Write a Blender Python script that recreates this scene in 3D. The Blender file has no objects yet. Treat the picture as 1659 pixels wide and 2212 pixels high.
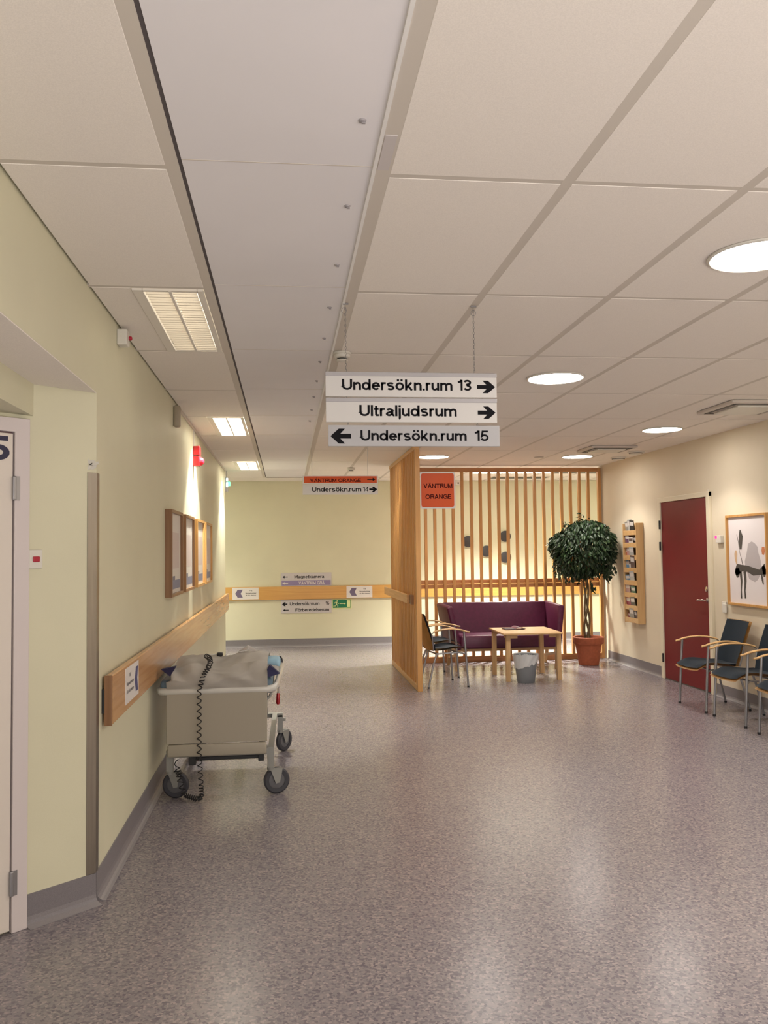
import bpy, bmesh, math, random
from mathutils import Vector, Matrix
random.seed(7)
S = bpy.context.scene
COL = S.collection
PI = math.pi

# ------------------------------------------------------------------ camera, world, exposure
EYE = 1.53
yaw, pitch, roll, FPX = 0.114, 0.0458, -0.0124, 1850.0
fw = Vector((math.sin(yaw)*math.cos(pitch), math.cos(yaw)*math.cos(pitch), math.sin(pitch)))
rt = Vector((math.cos(yaw), -math.sin(yaw), 0.0))
up = rt.cross(fw)
rt2 = rt*math.cos(roll) + up*math.sin(roll)
up2 = -rt*math.sin(roll) + up*math.cos(roll)
cd = bpy.data.cameras.new('camera'); cam = bpy.data.objects.new('camera', cd); COL.objects.link(cam)
M = Matrix.Identity(4)
for i in range(3):
    M[i][0] = rt2[i]; M[i][1] = up2[i]; M[i][2] = -fw[i]
M[2][3] = EYE
cam.matrix_world = M
cd.sensor_fit = 'VERTICAL'; cd.sensor_height = 36.0; cd.lens = 36.0*FPX/2212.0
cd.clip_start = 0.05; cd.clip_end = 100
S.camera = cam

LAMP_DISC = 30.0        # radiance of the round diffusers
LAMP_SPOT = 76.0        # watts of each round lamp's own beam
TUBE = 16.0             # radiance of the fluorescent louvres
TUBE_SPOT = 240.0
WORLD = 0.55
w = bpy.data.worlds.new('world'); S.world = w; w.use_nodes = True
w.node_tree.nodes['Background'].inputs[0].default_value = (1.0, 0.93, 0.90, 1)
w.node_tree.nodes['Background'].inputs[1].default_value = WORLD
S.view_settings.view_transform = 'Standard'; S.view_settings.look = 'None'
S.view_settings.gamma = 1; S.view_settings.use_curve_mapping = False
S.view_settings.exposure = 0.0

L = bpy.data.lights.new('ceiling_fill', 'AREA'); L.shape = 'RECTANGLE'; L.size = 4.6; L.size_y = 1.6; L.energy = 250; L.color = (1.0, 0.93, 0.88)  # added fill behind the camera, tilted up to brighten the ceiling
o = bpy.data.objects.new('ceiling_fill', L); COL.objects.link(o); o.location = (2.1, -1.9, 0.75); o.rotation_euler = (math.radians(90+72), 0, 0)

# ------------------------------------------------------------------ materials
def mat(name, col, rough=0.6, metal=0.0, spec=0.5, emit=None, es=0.0, coat=0.0, noise=None, bump=None, sheen=0.0, alpha=None, trans=0.0):
    m = bpy.data.materials.new(name); m.use_nodes = True
    nt = m.node_tree; b = nt.nodes['Principled BSDF']
    b.inputs['Base Color'].default_value = (*col, 1)
    b.inputs['Roughness'].default_value = rough; b.inputs['Metallic'].default_value = metal
    b.inputs['Specular IOR Level'].default_value = spec
    b.inputs['Coat Weight'].default_value = coat; b.inputs['Sheen Weight'].default_value = sheen
    b.inputs['Transmission Weight'].default_value = trans
    if alpha is not None: b.inputs['Alpha'].default_value = alpha
    if emit:
        b.inputs['Emission Color'].default_value = (*emit, 1); b.inputs['Emission Strength'].default_value = es
    tc = nt.nodes.new('ShaderNodeTexCoord')
    if noise:
        sc, amt, det = noise[:3]
        n = nt.nodes.new('ShaderNodeTexNoise'); n.inputs['Scale'].default_value = sc; n.inputs['Detail'].default_value = det
        mp = nt.nodes.new('ShaderNodeMapping'); mp.inputs['Scale'].default_value = noise[3] if len(noise) > 3 else (1,1,1)
        nt.links.new(tc.outputs['Object'], mp.inputs['Vector']); nt.links.new(mp.outputs['Vector'], n.inputs['Vector'])
        r = nt.nodes.new('ShaderNodeValToRGB')
        r.color_ramp.elements[0].position = 0.3; r.color_ramp.elements[1].position = 0.7
        r.color_ramp.elements[0].color = (*[c*(1-amt) for c in col], 1); r.color_ramp.elements[1].color = (*[min(1, c*(1+amt)) for c in col], 1)
        nt.links.new(n.outputs['Fac'], r.inputs['Fac']); nt.links.new(r.outputs['Color'], b.inputs['Base Color'])
    if bump:
        n2 = nt.nodes.new('ShaderNodeTexNoise'); n2.inputs['Scale'].default_value = bump[0]; n2.inputs['Detail'].default_value = 3
        nt.links.new(tc.outputs['Object'], n2.inputs['Vector'])
        bp = nt.nodes.new('ShaderNodeBump'); bp.inputs['Strength'].default_value = bump[1]; bp.inputs['Distance'].default_value = 0.002
        nt.links.new(n2.outputs['Fac'], bp.inputs['Height']); nt.links.new(bp.outputs['Normal'], b.inputs['Normal'])
    return m

def wood(name, col, dark, axis='Z', rough=0.45, coat=0.1, fine=1.0):
    m = bpy.data.materials.new(name); m.use_nodes = True
    nt = m.node_tree; b = nt.nodes['Principled BSDF']
    b.inputs['Roughness'].default_value = rough; b.inputs['Coat Weight'].default_value = coat; b.inputs['Coat Roughness'].default_value = 0.25
    tc = nt.nodes.new('ShaderNodeTexCoord'); mp = nt.nodes.new('ShaderNodeMapping')
    sc = {'X': (1.5, 40, 40), 'Y': (40, 1.5, 40), 'Z': (40, 40, 1.5)}[axis]
    mp.inputs['Scale'].default_value = [q*fine if q > 10 else q for q in sc]
    n = nt.nodes.new('ShaderNodeTexNoise'); n.inputs['Scale'].default_value = 1.0; n.inputs['Detail'].default_value = 4; n.inputs['Distortion'].default_value = 0.6
    r = nt.nodes.new('ShaderNodeValToRGB'); r.color_ramp.elements[0].position = 0.25; r.color_ramp.elements[1].position = 0.65
    r.color_ramp.elements[0].color = (*dark, 1); r.color_ramp.elements[1].color = (*col, 1)
    nt.links.new(tc.outputs['Object'], mp.inputs['Vector']); nt.links.new(mp.outputs['Vector'], n.inputs['Vector'])
    nt.links.new(n.outputs['Fac'], r.inputs['Fac']); nt.links.new(r.outputs['Color'], b.inputs['Base Color'])
    return m

WALL = mat('cream_wall_paint', (0.685, 0.665, 0.495), 0.48, spec=0.25, noise=(2.2, 0.025, 3), bump=(260, 0.12))
WALLR = mat('warm_wall_paint', (0.72, 0.64, 0.50), 0.55, spec=0.3, noise=(2.2, 0.025, 3), bump=(260, 0.12))
CEIL = mat('ceiling_tile', (0.88, 0.83, 0.77), 0.9, spec=0.1, noise=(300, 0.05, 2))
CEILM = mat('ceiling_metal', (0.84, 0.82, 0.84), 0.7, spec=0.2, noise=(1.5, 0.02, 2))
GRID = mat('ceiling_grid', (0.64, 0.59, 0.525), 0.6, spec=0.3)  # darker than the tiles: shade of the recess put into the colour
GRIDW = mat('ceiling_edge_white', (0.85, 0.84, 0.82), 0.4)
DARKGAP = mat('dark_gap', (0.10, 0.085, 0.085), 0.8)
BASE = mat('grey_vinyl_skirting', (0.20, 0.185, 0.20), 0.42, noise=(420, 0.16, 2))
BASEEDGE = mat('light_vinyl_edge', (0.30, 0.28, 0.29), 0.35, noise=(420, 0.1, 2))
OAK_Y = wood('oak_rail_long', (0.64, 0.34, 0.13), (0.50, 0.235, 0.075), 'Y', 0.26, 0.3)
OAK_X = wood('oak_rail_cross', (0.66, 0.37, 0.10), (0.56, 0.29, 0.07), 'X', 0.35, 0.2)
PINE = wood('pine_slat', (0.62, 0.33, 0.105), (0.53, 0.26, 0.075), 'Z', 0.45, 0.1, 2.5)
PINE_B = wood('pine_slat_back', (0.56, 0.28, 0.085), (0.46, 0.21, 0.06), 'Z', 0.45, 0.1, 2.0)
PINE_BX = wood('pine_beam_cross', (0.50, 0.23, 0.08), (0.38, 0.155, 0.05), 'X', 0.45, 0.1)
PINE_Y = wood('pine_beam_long', (0.70, 0.42, 0.18), (0.56, 0.30, 0.10), 'Y', 0.45, 0.1)
BIRCH = wood('birch', (0.66, 0.42, 0.19), (0.55, 0.32, 0.13), 'X', 0.4, 0.15)
BIRCHZ = wood('birch_upright', (0.62, 0.40, 0.19), (0.52, 0.31, 0.13), 'Z', 0.4, 0.15)
VENEER = wood('chair_veneer', (0.68, 0.42, 0.16), (0.52, 0.28, 0.08), 'Z', 0.4, 0.15)
FRAMEDK = wood('dark_oak_frame', (0.28, 0.14, 0.06), (0.20, 0.095, 0.035), 'Z', 0.4, 0.15)
FRAMELT = wood('light_oak_frame', (0.62, 0.34, 0.11), (0.5, 0.25, 0.07), 'Z', 0.4, 0.15)
STEEL = mat('brushed_steel', (0.35, 0.32, 0.28), 0.36, metal=1.0, noise=(60, 0.08, 2, (1, 1, 0.05)))
CHROME = mat('chrome', (0.75, 0.73, 0.70), 0.12, metal=1.0)
TUBEM = mat('grey_tube', (0.34, 0.34, 0.36), 0.35, metal=0.8)
PAINTW = mat('white_paint', (0.66, 0.60, 0.60), 0.4)
DOORW = mat('door_cream_white', (0.72, 0.66, 0.60), 0.4)
FRAMEC = mat('door_frame_cream', (0.72, 0.65, 0.50), 0.45)
RED = mat('burgundy_door', (0.16, 0.013, 0.017), 0.45, spec=0.3)
BLACK = mat('black', (0.012, 0.012, 0.014), 0.45)
INK = mat('sign_ink', (0.010, 0.010, 0.013), 0.7, spec=0.1)
NAVYINK = mat('navy_ink', (0.02, 0.018, 0.06), 0.5)
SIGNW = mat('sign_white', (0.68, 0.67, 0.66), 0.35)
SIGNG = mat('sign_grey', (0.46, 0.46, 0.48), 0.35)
SIGNLG = mat('sign_pale_grey', (0.58, 0.55, 0.56), 0.35)
RAILAL = mat('aluminium_rail', (0.45, 0.44, 0.46), 0.35, metal=0.4)
ORANGE = mat('sign_orange', (0.66, 0.10, 0.022), 0.4, spec=0.25)
MAROONINK = mat('maroon_ink', (0.06, 0.008, 0.008), 0.7, spec=0.1)
LILAC = mat('sign_lilac', (0.27, 0.22, 0.40), 0.4)
LILACD = mat('arrow_purple', (0.16, 0.13, 0.22), 0.4)
GREEN = mat('exit_green', (0.0, 0.17, 0.07), 0.4)
YELLOWG = mat('glow_yellow', (0.72, 0.80, 0.38), 0.5)
NAVY = mat('navy_wool', (0.020, 0.036, 0.058), 0.9, sheen=0.12, noise=(350, 0.3, 2))
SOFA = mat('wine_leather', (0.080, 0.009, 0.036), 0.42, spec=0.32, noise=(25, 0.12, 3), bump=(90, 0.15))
SOFA_SEAT_LIT = mat('wine_leather_seat_lit', (0.095, 0.016, 0.048), 0.36, spec=0.45, noise=(25, 0.12, 3), bump=(90, 0.15))  # lighter copy of the sofa leather, light on the seat top put into its colour
TERRA = mat('terracotta', (0.40, 0.105, 0.045), 0.75, noise=(30, 0.12, 3))
SOIL = mat('soil', (0.035, 0.022, 0.015), 0.95, noise=(60, 0.4, 3))
BARK = mat('bark', (0.16, 0.11, 0.055), 0.85, noise=(40, 0.3, 3, (1, 1, 0.2)))
LEAF = [mat('leaf_dark', (0.013, 0.034, 0.012), 0.5), mat('leaf_mid', (0.020, 0.048, 0.016), 0.48), mat('leaf_light', (0.036, 0.080, 0.024), 0.5)]
BINM = mat('bin_grey', (0.23, 0.25, 0.27), 0.45)
LINER = mat('bin_liner', (0.82, 0.84, 0.85), 0.3, alpha=0.70)
WHITEP = mat('white_plastic', (0.70, 0.68, 0.62), 0.35)
BEIGEP = mat('beige_plastic', (0.36, 0.31, 0.23), 0.5)
REDP = mat('red_plastic', (0.38, 0.006, 0.012), 0.3, coat=0.4)
REDLED = mat('red_led', (0.5, 0.01, 0.05), 0.4, emit=(1, 0.05, 0.3), es=1.6)
REDBTN = mat('red_button', (0.42, 0.01, 0.035), 0.4)
BLANKET = mat('blanket_grey', (0.76, 0.72, 0.66), 0.95, sheen=0.2, noise=(9, 0.06, 3), bump=(220, 0.2))
NAVYPAD = mat('navy_pad', (0.022, 0.022, 0.075), 0.8)
BLUEM = mat('blue_vinyl', (0.13, 0.20, 0.27), 0.5)
LBLUE = mat('light_blue_cover', (0.32, 0.52, 0.66), 0.6)
CREAMMET = mat('cream_metal', (0.36, 0.325, 0.26), 0.5)
CREAMLT = mat('grey_white_metal', (0.62, 0.61, 0.57), 0.3, coat=0.5)
GREYMET = mat('grey_metal', (0.30, 0.30, 0.28), 0.45, metal=0.3)
RUBBER = mat('wheel_rubber', (0.045, 0.045, 0.055), 0.55)
HUB = mat('wheel_hub', (0.12, 0.12, 0.13), 0.45)
PAPER = mat('paper_white', (0.74, 0.71, 0.69), 0.6)
GLOW = mat('lamp_diffuser', (0.9, 0.9, 0.9), 0.5, emit=(1.0, 0.93, 0.85), es=LAMP_DISC)
GLOWT = mat('tube_louvre', (0.9, 0.9, 0.9), 0.5, emit=(1.0, 0.96, 0.84), es=TUBE)
GLOWDIM = mat('tube_dim', (0.75, 0.68, 0.55), 0.4, emit=(1.0, 0.92, 0.76), es=1.7)
LOUVRE = mat('louvre_metal', (0.60, 0.54, 0.45), 0.5)
GLOWG = mat('exit_glow', (0.1, 0.8, 0.4), 0.4, emit=(0.12, 1.0, 0.45), es=2.5)
GLOWGW = mat('exit_glow_white', (0.8, 1, 0.95), 0.4, emit=(0.6, 1.0, 0.9), es=5.0)

# speckled vinyl floor
FLOOR = bpy.data.materials.new('speckled_vinyl'); FLOOR.use_nodes = True
nt = FLOOR.node_tree; b = nt.nodes['Principled BSDF']
tc = nt.nodes.new('ShaderNodeTexCoord')
v = nt.nodes.new('ShaderNodeTexVoronoi'); v.inputs['Scale'].default_value = 105
r1 = nt.nodes.new('ShaderNodeValToRGB'); r1.color_ramp.interpolation = 'CONSTANT'
E_ = r1.color_ramp.elements
E_[0].position = 0; E_[0].color = (0.168, 0.152, 0.174, 1); E_[1].position = 0.22; E_[1].color = (0.230, 0.207, 0.226, 1)
for p_, c_ in ((0.55, (0.263, 0.233, 0.246, 1)), (0.80, (0.330, 0.288, 0.290, 1)), (0.93, (0.134, 0.121, 0.145, 1))):
    e_ = r1.color_ramp.elements.new(p_); e_.color = c_
sx = nt.nodes.new('ShaderNodeSeparateColor')
nt.links.new(tc.outputs['Object'], v.inputs['Vector']); nt.links.new(v.outputs['Color'], sx.inputs[0]); nt.links.new(sx.outputs[0], r1.inputs['Fac'])
n = nt.nodes.new('ShaderNodeTexNoise'); n.inputs['Scale'].default_value = 1.4; n.inputs['Detail'].default_value = 3
nt.links.new(tc.outputs['Object'], n.inputs['Vector'])
r2 = nt.nodes.new('ShaderNodeMapRange'); r2.inputs['To Min'].default_value = 0.22; r2.inputs['To Max'].default_value = 0.36
nt.links.new(n.outputs['Fac'], r2.inputs['Value']); b.inputs['Roughness'].default_value = 0.25
nt.links.new(r1.outputs['Color'], b.inputs['Base Color'])
b.inputs['Specular IOR Level'].default_value = 0.55

# ------------------------------------------------------------------ mesh helpers
def wloc(o):
    l = Vector((0, 0, 0))
    while o: l += o.location; o = o.parent
    return l

def earc(cx, cy, rx, ry, a0, a1, n=12):
    return [(cx+rx*math.cos(math.radians(a0+(a1-a0)*i/n)), cy+ry*math.sin(math.radians(a0+(a1-a0)*i/n))) for i in range(n+1)]
def glyph(c, w):
    """advance width and centre-line strokes; capitals .72 high, x-height .525"""
    h = w/2; X = 0.525; C = 0.72; D = -0.20
    def oval(W, H, y0=0.0): return earc(W/2, y0+H/2, W/2-h, H/2-h, 90, 450, 28)
    def dots(W, y): return [[(W*0.30-h, y), (W*0.30+h, y)], [(W*0.72-h, y), (W*0.72+h, y)]]
    if c == ' ': return 0.24, []
    if c == '.': return w, [[(0, h), (w, h)]]
    if c == 'U': return .58, [[(h, C), (h, .26)]+earc(.29, .26, .29-h, .26-h, 180, 360, 14)+[(.58-h, C)]]
    if c == 'n': return .45, [[(h, 0), (h, X)], earc(.225+h*.5, X-.21, .225-h*1.5, .21-h, 165, 0, 12)+[(.45-h, 0)]]
    if c == 'u': return .45, [[(.45-h, X), (.45-h, 0)], [(h, X)]+earc(.225-h*.5, .21, .225-h*1.5, .21-h, 180, 345, 12)]
    if c == 'm': return .72, [[(h, 0), (h, X)], earc(.20+h*.5, X-.18, .20-h*1.5+.02, .18-h, 165, 0, 10)+[(.36, 0)], earc(.36+.165, X-.18, .165+.03-h, .18-h, 170, 0, 10)+[(.72-h, 0)]]
    if c == 'r': return .28, [[(h, 0), (h, X)], [(h, X-.20), (h+.02, X-.12), (h+.07, X-.065), (.17, X-h), (.28, X-h)]]
    if c in 'oö': return .50, [oval(.50, X)] + (dots(.50, .665) if c == 'ö' else [])
    if c == 'e': return .48, [[(h, .275), (.48-h, .275)]+earc(.24, X/2, .24-h, X/2-h, 5, 320, 24)]
    if c == 'd': return .50, [[(.50-h, 0), (.50-h, C)], earc(.25-h*.3, X/2, .25-h*1.1, X/2-h, 0, 360, 24)]
    if c == 'b': return .50, [[(h, 0), (h, C)], earc(.25+h*.3, X/2, .25-h*1.1, X/2-h, 0, 360, 24)]
    if c == 'g': return .50, [[(.50-h, X), (.50-h, -.02)]+earc(.25, -.02, .25-h, .16-h*.6, 0, -150, 10), earc(.25-h*.3, X/2, .25-h*1.1, X/2-h, 0, 360, 24)]
    if c in 'aäå':
        st = [[(.43-h, .05+h*.4), (.43-h, X-.17)]+earc(.215, X-.17, .215-h, .17-h, 0, 155, 10), [(.43-h, .29), (.25, .275)]+earc(.19, .15, .19-h, .15-h, 90, 300, 12)+[(.43-h, .16)], [(.43-h, .10), (.455, h*.8), (.49, h*.8)]]
        if c == 'ä': st += dots(.45, .665)
        if c == 'å': st += [earc(.22, .67, .06, .06, 0, 360, 12)]
        return .47, st
    if c == 's': return .44, [earc(.22, X-.145, .22-h, .145-h, 25, 200, 12)+[(.12, .30), (.33, .235)]+earc(.22, .145, .22-h, .145-h, 15, -160, 12)]
    if c == 'k': return .46, [[(h, 0), (h, C)], [(.44-h, X), (h+.02, .17)], [(.17, .30), (.46-h, 0)]]
    if c == 'l': return w, [[(h, 0), (h, C)]]
    if c == 'i': return w, [[(h, 0), (h, X)], [(h, C), (h, C-w)]]
    if c == 'j': return .14, [[(.14-h, X), (.14-h, -.10), (.12-h, -.15), (.02, -.16)], [(.14-h, C), (.14-h, C-w)]]
    if c == 't': return .27, [[(.12, .67), (.12, .10), (.15, h), (.27, h)], [(0, X-h), (.26, X-h)]]
    if c == 'f': return .27, [[(.11, 0), (.11, .62), (.15, C-h), (.27, C-h)], [(0, X-h), (.25, X-h)]]
    if c == 'ä': return .45, []
    if c == 'y': return .46, [[(h, X), (.23+h*.3, .03)], [(.46-h, X), (.20, -.12), (.14, -.16), (.05, -.16)]]
    if c == 'v': return .46, [[(h, X), (.23, .02)], [(.46-h, X), (.23, .02)]]
    if c == 'V': return .62, [[(h, C), (.31, .03)], [(.62-h, C), (.31, .03)]]
    if c in 'AÄÅ':
        st = [[(h, 0), (.32, C-.02)], [(.64-h, 0), (.32, C-.02)], [(.14, .22), (.50, .22)]]
        if c == 'Ä': st += [[(.16, .81), (.25, .81)], [(.39, .81), (.48, .81)]]
        if c == 'Å': st += [earc(.32, .80, .055, .055, 0, 360, 12)]
        return .64, st
    if c == 'N': return .58, [[(h, 0), (h, C)], [(.58-h, 0), (.58-h, C)], [(h, C-.04), (.58-h, .04)]]
    if c == 'M': return .70, [[(h, 0), (h, C)], [(.70-h, 0), (.70-h, C)], [(h+.01, C-.04), (.35, .06)], [(.70-h-.01, C-.04), (.35, .06)]]
    if c == 'T': return .56, [[(0, C-h), (.56, C-h)], [(.28, 0), (.28, C)]]
    if c == 'R': return .58, [[(h, 0), (h, C)], [(h, C-h), (.36, C-h)]+earc(.36, .52, .17, .20-h, 90, -90, 12)+[(h, .32+h)], [(.36, .34), (.46, .30), (.50, .20), (.53, 0)]]
    if c == 'O': return .70, [oval(.70, .74, -.01)]
    if c == 'G': return .68, [earc(.34, .36, .34-h, .37-h, 40, 330, 26)+[(.68-h, .34)], [(.36, .34+h*.2), (.68, .34+h*.2)], [(.64, .34), (.64, 0)]]
    if c == 'E': return .52, [[(h, 0), (h, C)], [(0, C-h), (.52, C-h)], [(0, .37), (.48, .37)], [(0, h), (.53, h)]]
    if c == 'F': return .50, [[(h, 0), (h, C)], [(0, C-h), (.50, C-h)], [(0, .37), (.44, .37)]]
    if c == 'Y': return .62, [[(h, C), (.31, .29)], [(.62-h, C), (.31, .29)], [(.31, .31), (.31, 0)]]
    if c == '1': return .30, [[(.30-h, 0), (.30-h, C)], [(0, .555), (.12, .575), (.24, .70)]]
    if c == '3': return .50, [earc(.24, .535, .22-h*.6, .185-h, 165, -90, 14)+[(.18, .37)], [(.20, .375)]+earc(.245, .195, .245-h, .20-h, 85, -165, 14)]
    if c == '4': return .52, [[(.40, 0), (.40, C)], [(.40, C-.04), (.03, .21)], [(0, .19), (.52, .19)]]
    if c == '5': return .50, [[(.46, C-h), (.13, C-h), (.08, .34)]+earc(.24, .225, .26-h, .235-h, 145, -160, 18)]
    if c == '6': return .50, [earc(.25, .225, .25-h, .235-h, 0, 360, 24), earc(.27, .36, .27-h, .37-h, 180, 60, 14)]
    return .45, [oval(.45, X)]

class MB:
    def __init__(s): s.bm = bmesh.new(); s.mi = 0
    def _fin(s, geomf):
        for f in geomf: f.material_index = s.mi
    def m(s, i): s.mi = i; return s
    def box(s, x0, x1, y0, y1, z0, z1, bev=0.0, rot=None, seg=2):
        c = Vector(((x0+x1)/2, (y0+y1)/2, (z0+z1)/2))
        r = bmesh.ops.create_cube(s.bm, size=1)
        vs = r['verts']
        bmesh.ops.scale(s.bm, verts=vs, vec=(abs(x1-x0), abs(y1-y0), abs(z1-z0)))
        fs = {f for v in vs for f in v.link_faces}
        if bev:
            es = list({e for v in vs for e in v.link_edges})
            rr = bmesh.ops.bevel(s.bm, geom=es, offset=bev, segments=seg, profile=0.5, affect='EDGES')
            vs = list({v for f in rr['faces'] for v in f.verts} | {v for v in vs if v.is_valid})
            fs = {f for v in vs for f in v.link_faces}
        if rot is not None: bmesh.ops.transform(s.bm, matrix=rot, verts=vs)
        bmesh.ops.translate(s.bm, verts=vs, vec=c)
        s._fin(fs); return vs
    def prism(s, pts, z0, z1):
        """plan polygon extruded in z"""
        a = [s.bm.verts.new((p[0], p[1], z0)) for p in pts]; b_ = [s.bm.verts.new((p[0], p[1], z1)) for p in pts]
        n = len(pts); fs = [s.bm.faces.new(a[::-1]), s.bm.faces.new(b_)]
        for i in range(n): fs.append(s.bm.faces.new((a[i], a[(i+1) % n], b_[(i+1) % n], b_[i])))
        s._fin(fs); return a+b_
    def plate(s, pts, o, r, u, t):
        """outline pts (a,b) laid at o + a*r + b*u, thickness t towards n = r x u (outward)"""
        o = Vector(o); r = Vector(r); u = Vector(u); n_ = r.cross(u).normalized()
        a = [s.bm.verts.new(o+r*p[0]+u*p[1]) for p in pts]; b_ = [s.bm.verts.new(o+r*p[0]+u*p[1]+n_*t) for p in pts]
        n = len(pts); fs = [s.bm.faces.new(a[::-1]), s.bm.faces.new(b_)]
        for i in range(n): fs.append(s.bm.faces.new((a[i], a[(i+1) % n], b_[(i+1) % n], b_[i])))
        s._fin(fs)
    def lathe(s, prof, c, seg=24, axis='Z', cap=True):
        rings = []
        for (r, z) in prof:
            ring = []
            for k in range(seg):
                a = 2*PI*k/seg; p = (r*math.cos(a), r*math.sin(a), z)
                if axis == 'X': p = (p[2], p[0], p[1])
                if axis == 'Y': p = (p[0], p[2], p[1])
                ring.append(s.bm.verts.new((c[0]+p[0], c[1]+p[1], c[2]+p[2])))
            rings.append(ring)
        fs = []
        for i in range(len(rings)-1):
            for k in range(seg):
                fs.append(s.bm.faces.new((rings[i][k], rings[i][(k+1) % seg], rings[i+1][(k+1) % seg], rings[i+1][k])))
        if cap: fs.append(s.bm.faces.new(rings[0][::-1])); fs.append(s.bm.faces.new(rings[-1]))
        s._fin(fs); return [v for r in rings for v in r]
    def tube(s, pts, r, seg=8, cap=True, ry=None, upv=(0, 0, 1)):
        pts = [Vector(p) for p in pts]; rings = []
        nrm = None
        for i, p in enumerate(pts):
            t = (pts[min(i+1, len(pts)-1)] - pts[max(i-1, 0)]).normalized()
            if nrm is None:
                u_ = Vector(upv)
                if abs(t.dot(u_)) > 0.95: u_ = Vector((1, 0, 0))
                nrm = (u_ - t*u_.dot(t)).normalized()
            else:
                nrm = (nrm - t*nrm.dot(t)).normalized()
            bn = t.cross(nrm)
            rr = r[i] if isinstance(r, (list, tuple)) else r
            r2_ = rr if ry is None else ry
            rings.append([s.bm.verts.new(p + bn*rr*math.cos(2*PI*k/seg) + nrm*r2_*math.sin(2*PI*k/seg)) for k in range(seg)])
        fs = []
        for i in range(len(rings)-1):
            for k in range(seg):
                fs.append(s.bm.faces.new((rings[i][k], rings[i][(k+1) % seg], rings[i+1][(k+1) % seg], rings[i+1][k])))
        if cap: fs.append(s.bm.faces.new(rings[0][::-1])); fs.append(s.bm.faces.new(rings[-1]))
        s._fin(fs)
    def bar(s, a, b_, w_, h_, upv=(0, 0, 1)):
        a = Vector(a); b_ = Vector(b_); t = (b_-a).normalized(); u_ = Vector(upv)
        if abs(t.dot(u_)) > 0.95: u_ = Vector((0, 1, 0))
        sd = t.cross(u_).normalized(); u2 = sd.cross(t)
        vs = []
        for p in (a, b_):
            for (i, j) in ((-1, -1), (1, -1), (1, 1), (-1, 1)): vs.append(s.bm.verts.new(p+sd*i*w_/2+u2*j*h_/2))
        q = [(0, 3, 2, 1), (4, 5, 6, 7), (0, 1, 5, 4), (1, 2, 6, 5), (2, 3, 7, 6), (3, 0, 4, 7)]
        s._fin([s.bm.faces.new([vs[k] for k in f]) for f in q])
    def grid(s, fn, nu, nv, thick=0.0):
        vs = [[s.bm.verts.new(fn(i/nu, j/nv)) for j in range(nv+1)] for i in range(nu+1)]
        fs = [s.bm.faces.new((vs[i][j], vs[i+1][j], vs[i+1][j+1], vs[i][j+1])) for i in range(nu) for j in range(nv)]
        s._fin(fs)
        if thick:
            r = bmesh.ops.solidify(s.bm, geom=fs, thickness=thick)
            s._fin([g for g in r['geom'] if isinstance(g, bmesh.types.BMFace)])
    def text(s, txt, o, r, u, x0, x1, cap, t=0.0006, bold=0.012):
        """grotesque lettering: spans x0..x1 along r, baseline at o, capital height cap"""
        w_ = 0.107+bold*2.0; x = 0.0; quads = []; xmin, xmax = 9, -9
        for ch_ in txt:
            adv, strokes = glyph(ch_, w_)
            for st in strokes:
                P = [Vector((p[0]+x, p[1])) for p in st]
                closed = (P[0]-P[-1]).length < 1e-5; n = len(P); L_, R_ = [], []
                for i in range(n):
                    a = P[i]-P[i-1] if i else (P[0]-P[-2] if closed else P[1]-P[0])
                    b_ = P[i+1]-P[i] if i < n-1 else (P[1]-P[0] if closed else P[-1]-P[-2])
                    a.normalize(); b_.normalize(); tn = (a+b_).normalized(); nn = Vector((-tn.y, tn.x))
                    k_ = 1/max(0.45, nn.dot(Vector((-a.y, a.x)))); L_.append(P[i]+nn*w_/2*k_); R_.append(P[i]-nn*w_/2*k_)
                for i in range(n-1): quads.append([R_[i], R_[i+1], L_[i+1], L_[i]])
                for q in L_+R_: xmin = min(xmin, q.x); xmax = max(xmax, q.x)
            x += adv+0.055
        o = Vector(o); r = Vector(r); u = Vector(u); n_ = r.cross(u).normalized(); k = (x1-x0)/(xmax-xmin); fs = []
        for q in quads:
            vs = [s.bm.verts.new(o + r*(x0+(p.x-xmin)*k) + u*(p.y/0.72*cap) + n_*t) for p in q]
            fs.append(s.bm.faces.new(vs))
        s._fin(fs)
    def build(s, name, mats, parent=None, smooth=False):
        if not isinstance(mats, (list, tuple)): mats = [mats]
        me = bpy.data.meshes.new(name)
        if smooth != 'notfix': bmesh.ops.recalc_face_normals(s.bm, faces=s.bm.faces[:])
        if parent:
            l = wloc(parent); bmesh.ops.translate(s.bm, verts=s.bm.verts[:], vec=-l)
        s.bm.to_mesh(me); s.bm.free()
        for m_ in mats: me.materials.append(m_)
        if smooth:
            for p in me.polygons: p.use_smooth = True
            try: me.set_sharp_from_angle(angle=math.radians(38))
            except Exception: pass
        o = bpy.data.objects.new(name, me); COL.objects.link(o)
        if parent: o.parent = parent
        return o

def thing(name, label, cat, loc=(0, 0, 0), group=None):
    o = bpy.data.objects.new(name, None); COL.objects.link(o); o.location = loc; o.empty_display_size = 0.1
    return tag(o, label, cat, group)
def tag(o, label, cat, group=None):
    o['label'] = label; o['category'] = cat
    if group: o['group'] = group
    return o
def struct(o): o['kind'] = 'structure'; return o
def dup(root, loc, rz, label, group=None):
    def cp(o, par):
        c = o.copy(); COL.objects.link(c); c.parent = par
        for ch in list(o.children): cp(ch, c)
        return c
    r = root.copy(); COL.objects.link(r); r.location = loc; r.rotation_euler = (0, 0, rz); r['label'] = label
    if group: r['group'] = group
    for ch in list(root.children): cp(ch, r)
    return r
XV, YV, ZV = Vector((1, 0, 0)), Vector((0, 1, 0)), Vector((0, 0, 1))

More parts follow.
